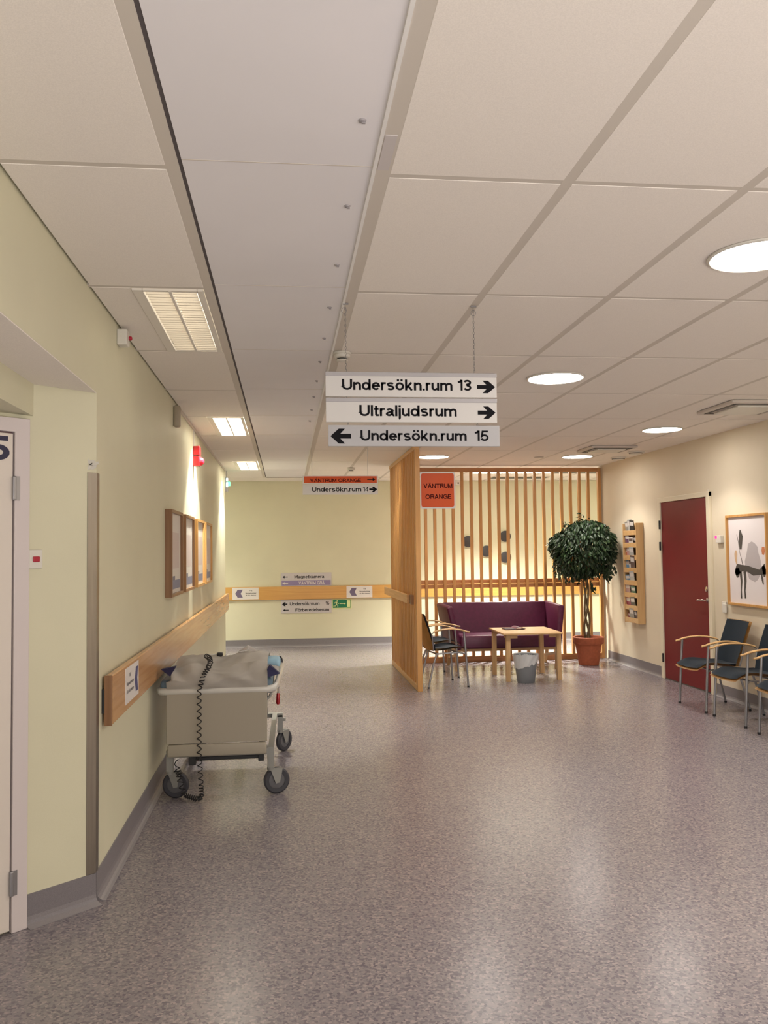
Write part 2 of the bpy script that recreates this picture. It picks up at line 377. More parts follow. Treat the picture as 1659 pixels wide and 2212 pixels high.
# ------------------------------------------------------------------ shell
LW, RW, BW, H = -0.85, 4.42, 14.1, 2.70
C0 = Vector((LW, 3.98, 0)); DW = Vector((-0.739, -0.673, 0)).normalized()      # diagonal wall from the corner
DN = Vector((-DW.y, DW.x, 0))
if DN.y > 0: DN = -DN                                                           # faces the hall
def dg(s_, z=0.0, off=0.0): return C0 + DW*s_ + DN*off + ZV*z

m = MB(); m.box(-6, 9, -4, BW+0.2, -0.1, 0); struct(m.build('floor', FLOOR))

m = MB(); E2 = C0+DW*1.75
m.prism([(C0.x, C0.y), (LW, 12.2), (-5.2, 12.2), (-5.2, 12.05), (LW-0.14, 12.05), (LW-0.14, C0.y-0.02)], 0, H+0.1)
struct(m.build('wall_left', WALL))
m = MB()
a, b2 = dg(0), dg(1.75); k = -0.12
m.prism([(a.x, a.y), (b2.x, b2.y), (b2.x+DN.x*k, b2.y+DN.y*k), (a.x+DN.x*k-0.02, a.y+DN.y*k)], 0, H+0.1)
m.box(b2.x-0.12, b2.x, -1.6, b2.y, 0, H+0.1)
struct(m.build('wall_entrance', WALL))
# header above the door recess, its soffit and the boxed part above the door
m = MB()
m.prism([(LW, 3.98), (LW-0.14, 3.90), (LW-0.14, -1.6), (LW, -1.6)], 2.266, H+0.1)
m.prism([(-1.069, 3.782), (-1.069, 2.1), (-1.25, 2.1), (-1.25, 3.62)], 2.125, 2.275)
struct(m.build('trim_1', WALL))
m = MB(); m.prism([(LW-0.001, 3.975), (LW-0.001, -1.6), (b2.x, -1.6), (b2.x, b2.y)], 2.262, 2.34)
struct(m.build('trim_2', CEIL))
m = MB(); m.box(RW, RW+0.14, -1.6, 11.72, 0, H+0.1); struct(m.build('wall_right', WALLR))
m = MB(); m.box(-5.2, 9, BW, BW+0.15, 0, H+0.1); struct(m.build('wall_back', WALL))
m = MB(); m.box(-5.35, -5.2, 12.05, BW+0.1, 0, H+0.1); struct(m.build('wall_passage_left', WALL))
m = MB(); m.box(8.6, 8.75, 11.6, BW+0.1, 0, H+0.1); m.box(RW+0.14, 8.6, 11.60, 11.72, 0, H+0.1); struct(m.build('wall_passage_right', WALL))

# ceiling: panels with a recessed grid between them, cut out where fixtures sit
YJ = [-1.0, 0.2, 1.4, 2.6, 3.8, 5.0, 6.2, 7.4, 8.6, 9.8, 11.0, 12.2, 13.4, 14.1]
FIX = [(3.83, 4.98), (7.43, 8.57), (11.03, 12.17)]
m = MB()
m.m(2).box(-5.3, 8.7, -1.6, BW+0.1, 2.76, 2.82)                    # deck above
# grid plane strips
xs = [0.302+0.6*i for i in range(0, 14)]
def strip(x0, x1, y0, y1, z=2.700): m.m(1).box(x0, x1, y0, y1, z, 2.72)
for x in xs[1:]: strip(x-0.019, x+0.019, -1.6, BW)
for y in YJ[:-1]:
    wj = 0.015
    strip(0.33, 8.7, y-wj, y+wj, 2.7005)
    strip(LW, -0.355, y-wj, y+wj, 2.7005)
strip(-0.357, -0.314, -1.6, BW); strip(0.281, 0.330, -1.6, BW)
m.m(3).box(-0.316, -0.302, -1.6, BW, 2.704, 2.72)
m.m(4).box(0.270, 0.281, -1.6, BW, 2.694, 2.72)
m.m(5).box(-0.302, 0.2715, -1.6, 13.4, 2.702, 2.72)
for y in YJ[:-1]: m.m(1).box(-0.30, 0.27, y-0.055, y-0.050, 2.7013, 2.71)
# tiles
for i in range(len(YJ)-1):
    y0, y1 = YJ[i]+0.014, YJ[i+1]-0.014
    for j in range(len(xs)-1):
        x0 = (0.328 if j == 0 else xs[j]+0.018); x1 = xs[j+1]-0.018
        m.m(0).box(x0, x1, y0, y1, 2.699, 2.74, 0.0015, seg=1)
    if not any(abs(YJ[i]-f[0]) < 0.1 for f in FIX): m.m(0).box(LW+0.01, -0.354, y0, y1, 2.699, 2.74, 0.0015, seg=1)
    else: m.m(0).box(LW+0.01, -0.672, y0, y1, 2.699, 2.74, 0.0015, seg=1)
m.m(0).box(-5.2, LW+0.01, 12.2, BW, 2.698, 2.74); m.m(0).box(-0.36, 0.34, 13.4, BW, 2.698, 2.74)
m.m(3).box(-0.31, 2.6, 13.38, 13.392, 2.696, 2.70)
struct(m.build('ceiling', [CEIL, GRID, CEIL, DARKGAP, GRIDW, CEILM]))
m = MB(); m.box(LW, LW+0.012, 6.9, 12.19, 2.672, 2.70); struct(m.build('trim_3', GRID))

# cove skirting
def cove(name, a, b_, n_, h=0.125, foot=0.045):
    """from a to b along the wall foot, n_ pointing into the room"""
    a = Vector(a); b_ = Vector(b_); n_ = Vector(n_).normalized()
    prof = [(0.0, h), (0.006, h), (0.006, 0.035), (0.010, 0.020), (0.020, 0.009), (foot-0.014, 0.0035), (foot, 0.002), (foot, 0.0), (0.0, 0.0)]
    mm = MB(); ra = [mm.bm.verts.new(a+n_*p[0]+ZV*p[1]) for p in prof]; rb = [mm.bm.verts.new(b_+n_*p[0]+ZV*p[1]) for p in prof]
    for i in range(len(prof)):
        j = (i+1) % len(prof); f = mm.bm.faces.new((ra[i], ra[j], rb[j], rb[i])); f.material_index = 1 if i in (4, 5) else 0
    mm.bm.faces.new(ra[::-1]); mm.bm.faces.new(rb)
    return struct(mm.build(name, [BASE, BASEEDGE]))
cove('baseboard_left', (LW, 3.985, 0), (LW, 12.2, 0), (1, 0, 0))
cove('baseboard_entrance', dg(0.0), dg(0.325), DN, foot=0.06)
cove('baseboard_back', (-5.2, BW, 0), (8.6, BW, 0), (0, -1, 0))
cove('baseboard_right', (RW, 9.745, 0), (RW, 11.5, 0), (-1, 0, 0))
cove('baseboard_right_near', (RW, -1.6, 0), (RW, 8.485, 0), (-1, 0, 0))

# ------------------------------------------------------------------ left door with its number
t = struct(thing('door_1', 'white door with dark blue number 15 at the left edge', 'door', dg(0.8)))
m = MB(); rot = Matrix.Rotation(math.atan2(DW.y, DW.x), 4, 'Z')
def dbox(mm, s0, s1, o0, o1, z0, z1, bev=0.0):
    vs = mm.box(-(s1-s0)/2, (s1-s0)/2, -(o1-o0)/2, (o1-o0)/2, z0-(z0+z1)/2, z1-(z0+z1)/2, bev)
    bmesh.ops.transform(mm.bm, matrix=Matrix.Translation(dg((s0+s1)/2, (z0+z1)/2, (o0+o1)/2)) @ rot, verts=vs)
dbox(m, 0.325, 0.390, 0.0, 0.032, 0, 2.105, 0.003); dbox(m, 1.29, 1.354, 0.0, 0.032, 0, 2.105, 0.003); dbox(m, 0.325, 1.354, 0.0, 0.0318, 2.045, 2.105, 0.003)
m.build('door_frame', PAINTW, t)
m = MB(); dbox(m, 0.3905, 1.29, 0.0, 0.010, 0.012, 2.045); m.build('door_gap', mat('gap_brown', (0.16, 0.09, 0.10), 0.8), t)
m = MB(); dbox(m, 0.396, 1.285, 0.010, 0.026, 0.012, 2.038, 0.002); leaf = m.build('door_leaf', DOORW, t)
m = MB()
# number 15, right-hand figure runs to s=.387
RR = -DW
m.text('15', dg(0.411+0.155, 1.925, 0.026), RR, ZV, 0, 0.155, 0.100, 0.0012, bold=0.02)
m.build('number', NAVYINK, leaf)
for z in (1.81, 0.20):
    m = MB(); dbox(m, 0.385, 0.401, 0.026, 0.042, z-0.05, z+0.05, 0.004); dbox(m, 0.369, 0.390, 0.032, 0.035, z-0.05, z+0.05)
    m.build('hinge', TUBEM, t)

# stainless guard on the wall corner
m = MB(); dbox(m, 0.0, 0.045, 0.0, 0.003, 0.126, 1.90)
m.box(LW, LW+0.003, 3.978, 4.03, 0.126, 1.90)
tag(m.build('corner_guard', STEEL), 'tall narrow brushed steel corner guard on the left wall corner', 'corner guard')
m = MB(); q = dg(0.025, 1.935, 0.004)
m.lathe([(0.0, 0.0), (0.022, 0.0), (0.022, 0.006), (0.0, 0.008)], (q.x, q.y-0.004, q.z), 16, 'Y', cap=False)
for a_ in (0.3, 2.2, 4.1):
    e_ = q+Vector((math.cos(a_)*0.032, -0.006, math.sin(a_)*0.026)); m.bar((q.x, q.y-0.006, q.z), e_, 0.013, 0.006, (0, 1, 0))
tag(m.build('wall_clip', WHITEP), 'small white star-shaped plastic clip just above the steel corner guard', 'clip')
# red button plate beside the left door
t = thing('call_button', 'white square wall plate with red button right of the white door', 'button', dg(0.29, 1.50))
m = MB(); dbox(m, 0.258, 0.318, 0.0, 0.013, 1.475, 1.555, 0.003); pl = m.build('plate', WHITEP, t)
m = MB(); dbox(m, 0.272, 0.302, 0.013, 0.019, 1.503, 1.526, 0.003); m.build('button', REDBTN, pl)

# ------------------------------------------------------------------ handrails
m = MB(); m.box(LW+0.012, LW+0.045, 4.115, 12.19, 0.742, 0.972, 0.006); rl = thing('handrail', 'long oak board handrail along the left wall', 'handrail', (LW, 8, 0.74))
m.build('rail_board', OAK_Y, rl)
for y in (4.10, 7.9, 11.9): m = MB(); m.box(LW, LW+0.013, y, y+0.06, 0.80, 0.91); m.build('bracket', BLACK, rl)
m = MB(); m.box(LW+0.010, LW+0.046, 4.100, 4.116, 0.742, 0.972, 0.002); m.build('end_cap', FRAMEDK, rl)
rb = thing('handrail', 'oak board handrail along the far cream wall', 'handrail', (2, BW, 0.76))
m = MB(); m.box(-5.1, 8.5, BW-0.034, BW-0.008, 0.765, 0.977, 0.005); m.build('rail_board', OAK_X, rb)
for x in (-4, -2, 0.2, 2.2, 4.2, 6.2): m = MB(); m.box(x, x+0.08, BW-0.009, BW, 0.80, 0.94); m.build('bracket', BLACK, rb)

def chevron(mm, o, r, u, w_, h_, t_):
    mm.plate([(0, h_/2), (w_*0.32, 0), (w_, 0), (w_*0.72, h_/2), (w_, h_), (w_*0.32, h_)], o, r, u, t_)
def sticker(o, r, u, w_, h_, label, grey=PAPER, squash=1.0):
    """white notice with a purple arrow, o is its lower left corner on the rail"""
    o = Vector(o); n_ = Vector(r).cross(Vector(u)).normalized()
    mm = MB(); mm.plate([(0, 0), (w_, 0), (w_, h_), (0, h_)], o, r, u, 0.0015)
    s_ = mm.build('notice', grey); s_['label'] = label; s_['category'] = 'notice'
    o = o+n_*0.0015
    mm = MB(); chevron(mm, o+Vector(r)*w_*0.11+Vector(u)*h_*0.16, r, u, w_*0.29, h_*0.68, 0.0006); mm.build('arrow', LILACD, s_)
    mm = MB(); k_ = w_
    mm.text('Följ', o+Vector(u)*h_*0.70, r, u, k_*0.66, k_*0.75, h_*0.09, bold=0.0)
    mm.text('färgmarkeringar', o+Vector(u)*h_*0.49, r, u, k_*0.50, k_*0.91, h_*0.09, bold=0.01)
    mm.text('till vårt väntrum', o+Vector(u)*h_*0.31, r, u, k_*0.51, k_*0.90, h_*0.09, bold=0.0)
    mm.build('lettering', INK, s_)
sticker((-0.872, BW-0.034, 0.780), XV, ZV, 0.422, 0.187, 'white notice with purple arrow at the left end of the far handrail')
sticker((0.975, BW-0.034, 0.776), XV, ZV, 0.426, 0.190, 'white notice with purple arrow on the far handrail beside the slatted partition')
# notice on the near end of the left rail (its own artwork: blue band and grey marks)
m = MB(); m.plate([(0, 0), (0.38, 0), (0.38, 0.18), (0, 0.18)], (LW+0.045, 4.44, 0.776), YV, ZV, 0.0015)
s1 = tag(m.build('notice', PAPER), 'white notice with blue arrow near the close end of the left handrail', 'notice')
m = MB(); chevron(m, Vector((LW+0.0466, 4.70, 0.80)), YV, ZV, 0.10, 0.13, 0.0006); m.build('arrow', mat('blue_band', (0.07, 0.07, 0.22), 0.4), s1)
m = MB()
m.text('Följ', (LW+0.0466, 0, 0.905), YV, ZV, 4.53, 4.58, 0.018, bold=0.01)
m.text('färgmarkeringar', (LW+0.0466, 0, 0.865), YV, ZV, 4.47, 4.67, 0.018, bold=0.01)
m.text('till vårt väntrum', (LW+0.0466, 0, 0.825), YV, ZV, 4.475, 4.665, 0.018, bold=0.01)
m.build('lettering', mat('grey_ink', (0.2, 0.2, 0.22), 0.5), s1)

# ------------------------------------------------------------------ ceiling fixtures
def fluorescent(y0, y1, lit, label):
    t_ = thing('ceiling_light', label, 'ceiling light', (-0.51, (y0+y1)/2, 2.70), 'recessed louvred ceiling lights on the left')
    mm = MB(); X0, X1 = -0.668, -0.360
    mm.box(X0, -0.622, y0-0.01, y1+0.01, 2.692, 2.705); mm.box(-0.386, X1, y0-0.01, y1+0.01, 2.692, 2.705)
    mm.box(-0.624, -0.384, y0-0.01, y0+0.012, 2.692, 2.705); mm.box(-0.624, -0.384, y1-0.012, y1+0.01, 2.692, 2.705)
    mm.box(-0.511, -0.499, y0, y1, 2.690, 2.705)
    mm.build('frame', mat('fixture_frame', (0.82, 0.78, 0.71), 0.5), t_)
    mm = MB()
    nb = 26
    for i in range(nb+1):
        y = y0+0.02+(y1-y0-0.04)*i/nb
        mm.bar((-0.617, y, 2.703), (-0.512, y, 2.703), 0.006, 0.014); mm.bar((-0.498, y, 2.703), (-0.392, y, 2.703), 0.008, 0.010)
    mm.build('louvre', LOUVRE, t_)
    mm = MB(); mm.box(-0.62, -0.512, y0+0.012, y1-0.012, 2.712, 2.72); mm.box(-0.498, -0.388, y0+0.012, y1-0.012, 2.712, 2.72)
    mm.build('diffuser', GLOWT if lit else GLOWDIM, t_)
    if lit:
        L = bpy.data.lights.new('beam', 'SPOT'); L.energy = TUBE_SPOT; L.color = (1.0, 0.97, 0.85); L.spot_size = math.radians(90); L.spot_blend = 0.30; L.shadow_soft_size = 0.06
        o = bpy.data.objects.new('beam', L); COL.objects.link(o); o.parent = t_; o.location = (-0.09, 0, -0.012); o.rotation_euler = (0, math.radians(7), 0)
    return t_
fluorescent(3.83, 4.98, False, 'nearest dim louvred ceiling light above the left wall')
fluorescent(7.43, 8.57, True, 'middle bright louvred ceiling light above the four picture frames')
fluorescent(11.03, 12.17, True, 'farthest bright louvred ceiling light near the end of the left wall')
# fixtures in the cross corridor
def corridor_light(cx, cy, wx, wy, label, en=520):
    t_ = thing('ceiling_light', label, 'ceiling light', (cx, cy, 2.70))
    mm = MB(); mm.box(cx-wx/2, cx+wx/2, cy-wy/2, cy+wy/2, 2.680, 2.699, 0.004); mm.build('frame', WHITEP, t_)
    mm = MB(); mm.box(cx-wx/2+0.012, cx+wx/2-0.012, cy-wy/2+0.012, cy+wy/2-0.012, 2.674, 2.6802); mm.build('diffuser', GLOWC, t_)
    L = bpy.data.lights.new('beam', 'SPOT'); L.energy = en; L.color = (1.0, 0.98, 0.86); L.spot_size = math.radians(122); L.spot_blend = 0.9; L.shadow_soft_size = 0.15
    o = bpy.data.objects.new('beam', L); COL.objects.link(o); o.parent = t_; o.location = (0, 0, -0.04)
GLOWC = mat('corridor_diffuser', (0.9, 0.9, 0.9), 0.5, emit=(1.0, 0.97, 0.80), es=30)
corridor_light(3.36, 12.40, 1.2, 0.24, 'long bright ceiling light in the corridor behind the slatted screen', 2000)
corridor_light(6.4, 12.9, 1.2, 0.24, 'ceiling light in the far right of the cross corridor')
corridor_light(-2.3, 12.9, 1.2, 0.24, 'added unseen ceiling light in the left branch of the cross corridor')  # unseen fixture, added to light the left part of the far wall

def round_lamp(x, y, label, inst=[None]):
    if inst[0] is None:
        t_ = thing('round_ceiling_light', label, 'ceiling light', (0, 0, 0), 'round ceiling lights')
        mm = MB(); mm.lathe([(0.197, 0.0), (0.197, -0.006), (0.188, -0.010), (0.184, -0.008), (0.184, 0.0)], (0, 0, 0), 48); mm.build('rim', WHITEP, t_, True)
        mm = MB(); mm.lathe([(0.185, -0.004), (0.12, -0.011), (0.001, -0.014)], (0, 0, 0), 48); mm.build('diffuser', GLOW, t_, True)
        L = bpy.data.lights.new('beam', 'SPOT'); L.energy = LAMP_SPOT; L.color = (1.0, 0.93, 0.84); L.spot_size = math.radians(116); L.spot_blend = 0.35; L.shadow_soft_size = 0.12
        o = bpy.data.objects.new('beam', L); COL.objects.link(o); o.parent = t_; o.location = (0, 0, -0.02)
        inst[0] = t_; t_.location = (x, y, 2.697)
    else:
        dup(inst[0], (x, y, 2.697), 0, label, 'round ceiling lights')
round_lamp(1.89, 3.186, 'round bright ceiling light cut by the right edge, nearest and largest')
round_lamp(1.831, 5.618, 'round bright ceiling light right of the hanging signs')
round_lamp(3.692, 8.04, 'round bright ceiling light above the red door')
round_lamp(3.663, 10.437, 'round bright ceiling light above the potted tree')
round_lamp(1.824, 10.468, 'round bright ceiling light above the end of the slatted partition')
round_lamp(1.84, 8.04, 'round ceiling light behind the hanging direction signs')
round_lamp(3.68, 5.62, 'round ceiling light beyond the right edge above the chair row')
round_lamp(3.68, 3.19, 'round ceiling light beyond the right edge, second row')
round_lamp(1.86, 0.76, 'added unseen round ceiling light above the viewer')  # out of view, added for its light on the near hall
round_lamp(3.68, 0.76, 'added unseen round ceiling light behind the viewer on the right')  # second lamp out of view, also added for its light

# smoke detectors
def detector(x, y, z, label):
    t_ = thing('smoke_detector', label, 'smoke detector', (x, y, z))
    mm = MB(); mm.lathe([(0.052, 0.0), (0.052, -0.012), (0.046, -0.016)], (x, y, z), 28); mm.lathe([(0.050, -0.016), (0.046, -0.030), (0.034, -0.036)], (x, y, z), 28); mm.build('housing', WHITEP, t_, True)
    mm = MB(); mm.lathe([(0.030, -0.034), (0.030, -0.045)], (x, y, z), 24); mm.build('sensor_slot', BLACK, t_, True)
    mm = MB(); mm.lathe([(0.034, -0.043), (0.032, -0.052), (0.018, -0.056)], (x, y, z), 24); mm.build('cap', WHITEP, t_, True)
detector(0.333, 4.97, 2.6975, 'round white smoke detector behind the left chain of the near sign')
detector(0.905, 11.86, 2.6975, 'small white smoke detector above the far orange hanging sign')

# ceiling plugs
plug = None
for y in (2.268, 2.848, 3.447, 4.057, 4.654, 5.235, 5.829, 6.43, 7.03, 7.62):
    if plug is None:
        m = MB(); m.lathe([(0.011, 0.0), (0.009, -0.005), (0.003, -0.007)], (0, 0, 0), 12); m.box(-0.002, 0.008, -0.003, 0.003, -0.010, -0.005)
        plug = tag(m.build('ceiling_plug', mat('plug_grey', (0.32, 0.30, 0.31), 0.5), None, True), 'tiny white plug in the row along the smooth ceiling panel', 'plug', 'plugs along the smooth ceiling panel'); plug.location = (0.214, y, 2.702)
    else:
        c = plug.copy(); COL.objects.link(c); c.location = (0.214, y, 2.702)
m = MB(); m.box(0.285, 0.320, 2.34, 2.56, 2.698, 2.7005)
lab = tag(m.build('label_strip', mat('strip_label', (0.60, 0.56, 0.55), 0.6)), 'faint paper label strip stuck along the ceiling profile', 'label')
m = MB()
m.text('Yttre belysn', (0.296, 0, 2.698), YV, -XV, 2.36, 2.54, -0.012, 0.0006, bold=0.0)
m.build('lettering', mat('faint_ink', (0.22, 0.19, 0.20), 0.6), lab)

# ceiling vents on the right
def diffuser(x0, x1, y0, y1, label):
    t_ = thing('ceiling_vent', label, 'air vent', ((x0+x1)/2, (y0+y1)/2, 2.70), 'square air vents in the ceiling')
    mm = MB(); cx, cy = (x0+x1)/2, (y0+y1)/2
    mm.m(0).box(x0, x1, y0, y1, 2.672, 2.6965, 0.006); mm.build('frame', mat('vent_frame', (0.6, 0.55, 0.5), 0.5), t_)
    mm = MB(); e_ = 0.045
    for (a0, a1, c0, c1) in ((x0+e_, x1-e_, y0+e_, y0+e_+0.03), (x0+e_, x1-e_, y1-e_-0.03, y1-e_), (x0+e_, x0+e_+0.03, y0+e_, y1-e_), (x1-e_-0.03, x1-e_, y0+e_, y1-e_)):
        mm.box(a0, a1, c0, c1, 2.669, 2.6725)
    mm.build('slot', BLACK, t_)
    mm = MB(); mm.box(x0+0.10, x1-0.10, y0+0.10, y1-0.10, 2.655, 2.672, 0.008); mm.build('centre_plate', WHITEP, t_)
diffuser(3.52, 4.10, 6.38, 6.98, 'large square ceiling vent at the right edge near the wall')
diffuser(3.44, 3.98, 9.30, 9.82, 'square ceiling vent between two round lights')
for i, (x, y) in enumerate(((4.22, 9.93), (4.25, 10.56))):
    m = MB(); m.lathe([(0.10, 0.0), (0.10, -0.012), (0.085, -0.016)], (x, y, 2.697), 28)
    t = thing('round_vent', ('round ceiling valve nearer the square vent' , 'round ceiling valve in the corner above the magazine rack')[i], 'air vent', (x, y, 2.70))
    m.build('ring', WHITEP, t, True)
    m = MB(); m.lathe([(0.082, -0.012), (0.082, -0.020), (0.06, -0.022)], (x, y, 2.697), 28); m.build('slot', BLACK, t, True)
    m = MB(); m.lathe([(0.070, -0.018), (0.070, -0.030), (0.02, -0.034)], (x, y, 2.697), 28); m.build('disc', WHITEP, t, True)
m = MB(); m.lathe([(0.06, 0.0), (0.058, -0.006)], (3.19, 10.52, 2.697), 24)
tag(m.build('ceiling_cover', mat('cover_grey', (0.45, 0.40, 0.36), 0.5), None, True), 'small flat grey disc on the ceiling between the two farthest round lights', 'cover')
# dark return-air openings in the corridor ceiling
t = thing('air_grille', 'long dark air slot in the corridor ceiling behind the screen', 'air vent', (3.8, 13.55, 2.69))
m = MB(); m.box(3.27, 4.22, 13.34, 13.60, 2.688, 2.698); m.build('frame', GRID, t)
m = MB(); m.box(3.29, 4.20, 13.36, 13.58, 2.686, 2.6885); m.build('slot', BLACK, t)
t = thing('air_grille', 'dark air slot in the corridor ceiling at the right end of the screen', 'air vent', (4.4, 12.7, 2.69))
m = MB(); m.box(4.02, 5.0, 12.5, 12.72, 2.688, 2.698); m.build('frame', GRID, t)
m = MB(); m.box(4.04, 4.98, 12.52, 12.70, 2.686, 2.6885); m.build('slot', BLACK, t)

# ------------------------------------------------------------------ hanging signs
def arrow(mm, o, r, u, w_, h_, left=False, thin=False, t_=0.0006):
    s_ = 0.20 if not thin else 0.13
    k_ = h_*(0.56 if not thin else 0.75)
    hb = 0.40*h_
    if thin: P = [(0, h_*(0.5-s_)), (w_-k_, h_*(0.5-s_)), (w_-k_, h_*0.08), (w_, h_*0.5), (w_-k_, h_*0.92), (w_-k_, h_*(0.5+s_)), (0, h_*(0.5+s_))]
    else: P = [(0, h_*0.34), (w_*0.52, h_*0.34), (w_*0.30, 0), (w_*0.60, 0), (w_, h_*0.5), (w_*0.60, h_), (w_*0.30, h_), (w_*0.52, h_*0.66), (0, h_*0.66)]
    if left: P = [(w_-p[0], p[1]) for p in P][::-1]
    mm.plate(P, o, r, u, t_)
def chain(mm, x, y, z0, z1, r=0.0035):
    n_ = max(2, int((z1-z0)/0.013)); 
    for i in range(n_):
        z = z0+(i+0.5)*(z1-z0)/n_; l = (z1-z0)/n_*0.62; a_ = (i % 2)*PI/2
        pts = []
        for k_ in range(9):
            th = 2*PI*k_/8; d_ = r*math.cos(th)
            pts.append((x+d_*math.cos(a_), y+d_*math.sin(a_), z+l*math.sin(th)))
        mm.tube(pts, 0.0009, 4, False)
# near sign: three boards on chains
YS = 3.97
t = thing('direction_sign', 'near hanging sign of three boards, two pointing right, one pointing left', 'sign', (0.6, YS, 2.70))
def sx_(cx): return 0.187+(cx/3.95+680-703)*0.002209
m = MB(); chain(m, 0.283, YS, 2.372, 2.69); m.tube([(0.277+0.012*math.cos(a_), YS, 2.662+0.014*math.sin(a_)) for a_ in [2*PI*k/10 for k in range(11)]], 0.0012, 5, False)
m.box(0.272, 0.298, YS-0.004, YS+0.004, 2.690, 2.6965); m.build('chain', TUBEM, t)
m = MB(); chain(m, 0.896, YS, 2.372, 2.69); m.tube([(0.896+0.012*math.cos(a_), YS, 2.662+0.014*math.sin(a_)) for a_ in [2*PI*k/10 for k in range(11)]], 0.0012, 5, False)
m.box(0.884, 0.910, YS-0.004, YS+0.004, 2.690, 2.6965); m.build('chain', TUBEM, t)
for x in (0.285, 0.900):
    for dx, za, zb in ((0, 2.232, 2.256), (0.006, 2.120, 2.136)): m = MB(); chain(m, x+dx, YS, za, zb); m.build('link', TUBEM, t)
Yf = YS-0.006
def board(x0, x1, z0, z1, mt, rail, name='board'):
    mm = MB(); mm.box(x0, x1, Yf, YS+0.006, z0, z1, 0.001, seg=1)
    bd = mm.build(name, mt, t)
    if rail:
        mm = MB(); mm.box(x0-0.001, x1+0.001, YS-0.009, YS+0.010, z1-0.001, z1+0.019, 0.002); mm.build('rail', RAILAL, bd)
    return bd
b1 = board(0.187, 1.002, 2.254, 2.352, SIGNW, True)
m = MB()
m.text('Undersökn.rum', (0, Yf, 2.2855), XV, ZV, sx_(217), sx_(1165), 0.0515, 0.0006, bold=0.010)
m.text('13', (0, Yf, 2.2865), XV, ZV, sx_(1210), sx_(1328), 0.0520, 0.0006, bold=0.010)
m.build('lettering', INK, b1)
m = MB(); arrow(m, (sx_(1378), Yf, 2.275), XV, ZV, sx_(1535)-sx_(1378), 0.060); m.build('arrow', INK, b1)
b1['label'] = 'top board reading Undersökn.rum 13'
b3 = board(0.188, 1.001, 2.134, 2.230, SIGNW, True); b3['label'] = 'middle board reading Ultraljudsrum'
m = MB(); m.text('Ultraljudsrum', (0, Yf, 2.1625), XV, ZV, sx_(360), sx_(1198), 0.0525, 0.0006, bold=0.010); m.build('lettering', INK, b3)
m = MB(); arrow(m, (sx_(1380), Yf, 2.152), XV, ZV, sx_(1535)-sx_(1380), 0.060); m.build('arrow', INK, b3)
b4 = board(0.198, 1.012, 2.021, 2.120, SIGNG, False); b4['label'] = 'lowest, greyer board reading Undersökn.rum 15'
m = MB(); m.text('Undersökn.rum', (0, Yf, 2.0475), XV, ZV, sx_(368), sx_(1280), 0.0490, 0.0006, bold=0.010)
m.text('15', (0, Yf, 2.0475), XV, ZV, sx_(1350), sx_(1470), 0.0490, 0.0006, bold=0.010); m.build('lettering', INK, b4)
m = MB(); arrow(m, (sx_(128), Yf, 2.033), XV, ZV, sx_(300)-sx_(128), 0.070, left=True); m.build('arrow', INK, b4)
# far sign: two boards
YS2 = 9.6
def sx2(cx): return 0.187+(cx-345)/6.381*0.00522
t = thing('direction_sign', 'far hanging sign with orange VÄNTRUM ORANGE board over a white board', 'sign', (0.6, YS2, 2.70))
for x in (0.29, 0.92):
    m = MB(); m.tube([(x, YS2, 2.384), (x, YS2, 2.6965)], 0.0022, 5); m.tube([(x, YS2, 2.278), (x, YS2, 2.290)], 0.002, 5); m.build('chain', TUBEM, t)
Yf = YS2-0.008
m = MB(); m.box(0.187, 1.033, Yf, YS2+0.008, 2.288, 2.384, 0.001, seg=1); b1 = m.build('board', SIGNW, t)
m = MB(); m.box(0.201, 1.020, Yf-0.001, Yf, 2.3015, 2.3775); m.build('panel', ORANGE, b1)
m = MB(); m.text('VÄNTRUM ORANGE', (0, Yf-0.001, 2.3125), XV, ZV, sx2(447), sx2(1145), 0.040, 0.0006, bold=0.008); m.build('lettering', MAROONINK, b1)
m = MB(); arrow(m, (sx2(1232), Yf-0.001, 2.320), XV, ZV, sx2(1347)-sx2(1232), 0.044, thin=True); m.build('arrow', INK, b1)
m = MB(); m.box(0.187, 1.033, Yf, YS2+0.008, 2.172, 2.281, 0.001, seg=1); b2_ = m.build('board', SIGNW, t)
m = MB(); m.text('Undersökn.rum', (0, Yf, 2.2055), XV, ZV, sx2(463), sx2(1148), 0.051, 0.0006, bold=0.004)
m.text('14', (0, Yf, 2.2055), XV, ZV, sx2(1170), sx2(1245), 0.051, 0.0006, bold=0.008); m.build('lettering', INK, b2_)
m = MB(); arrow(m, (sx2(1258), Yf, 2.198), XV, ZV, sx2(1368)-sx2(1258), 0.062); m.build('arrow', INK, b2_)
# square orange sign on the partition post
m = MB()
def rrect(x0, x1, z0, z1, r):
    P = []
    for (cx, cz, a0) in ((x1-r, z0+r, -PI/2), (x1-r, z1-r, 0), (x0+r, z1-r, PI/2), (x0+r, z0+r, PI)):
        for k_ in range(5): a_ = a0+k_*PI/8; P.append((cx+r*math.cos(a_), cz+r*math.sin(a_)))
    return P
t = thing('room_sign', 'square orange sign reading VÄNTRUM ORANGE beside the partition post', 'sign', (1.67, 9.36, 2.0))
m.plate(rrect(1.478, 1.872, 1.996, 2.402, 0.012), (0, 9.36, 0), XV, ZV, 0.006); bd = m.build('board', SIGNW, t)
m = MB(); m.plate(rrect(1.489, 1.858, 2.012, 2.388, 0.022), (0, 9.354, 0), XV, ZV, 0.001); m.build('panel', ORANGE, bd)
m = MB()
f_ = lambda cx: 1.486+(cx-(909-890)*3.858)/3.858*0.00520
m.text('VÄNTRUM', (0, 9.3528, 2.223), XV, ZV, f_(95), f_(335), 0.049, 0.0006, bold=0.012)
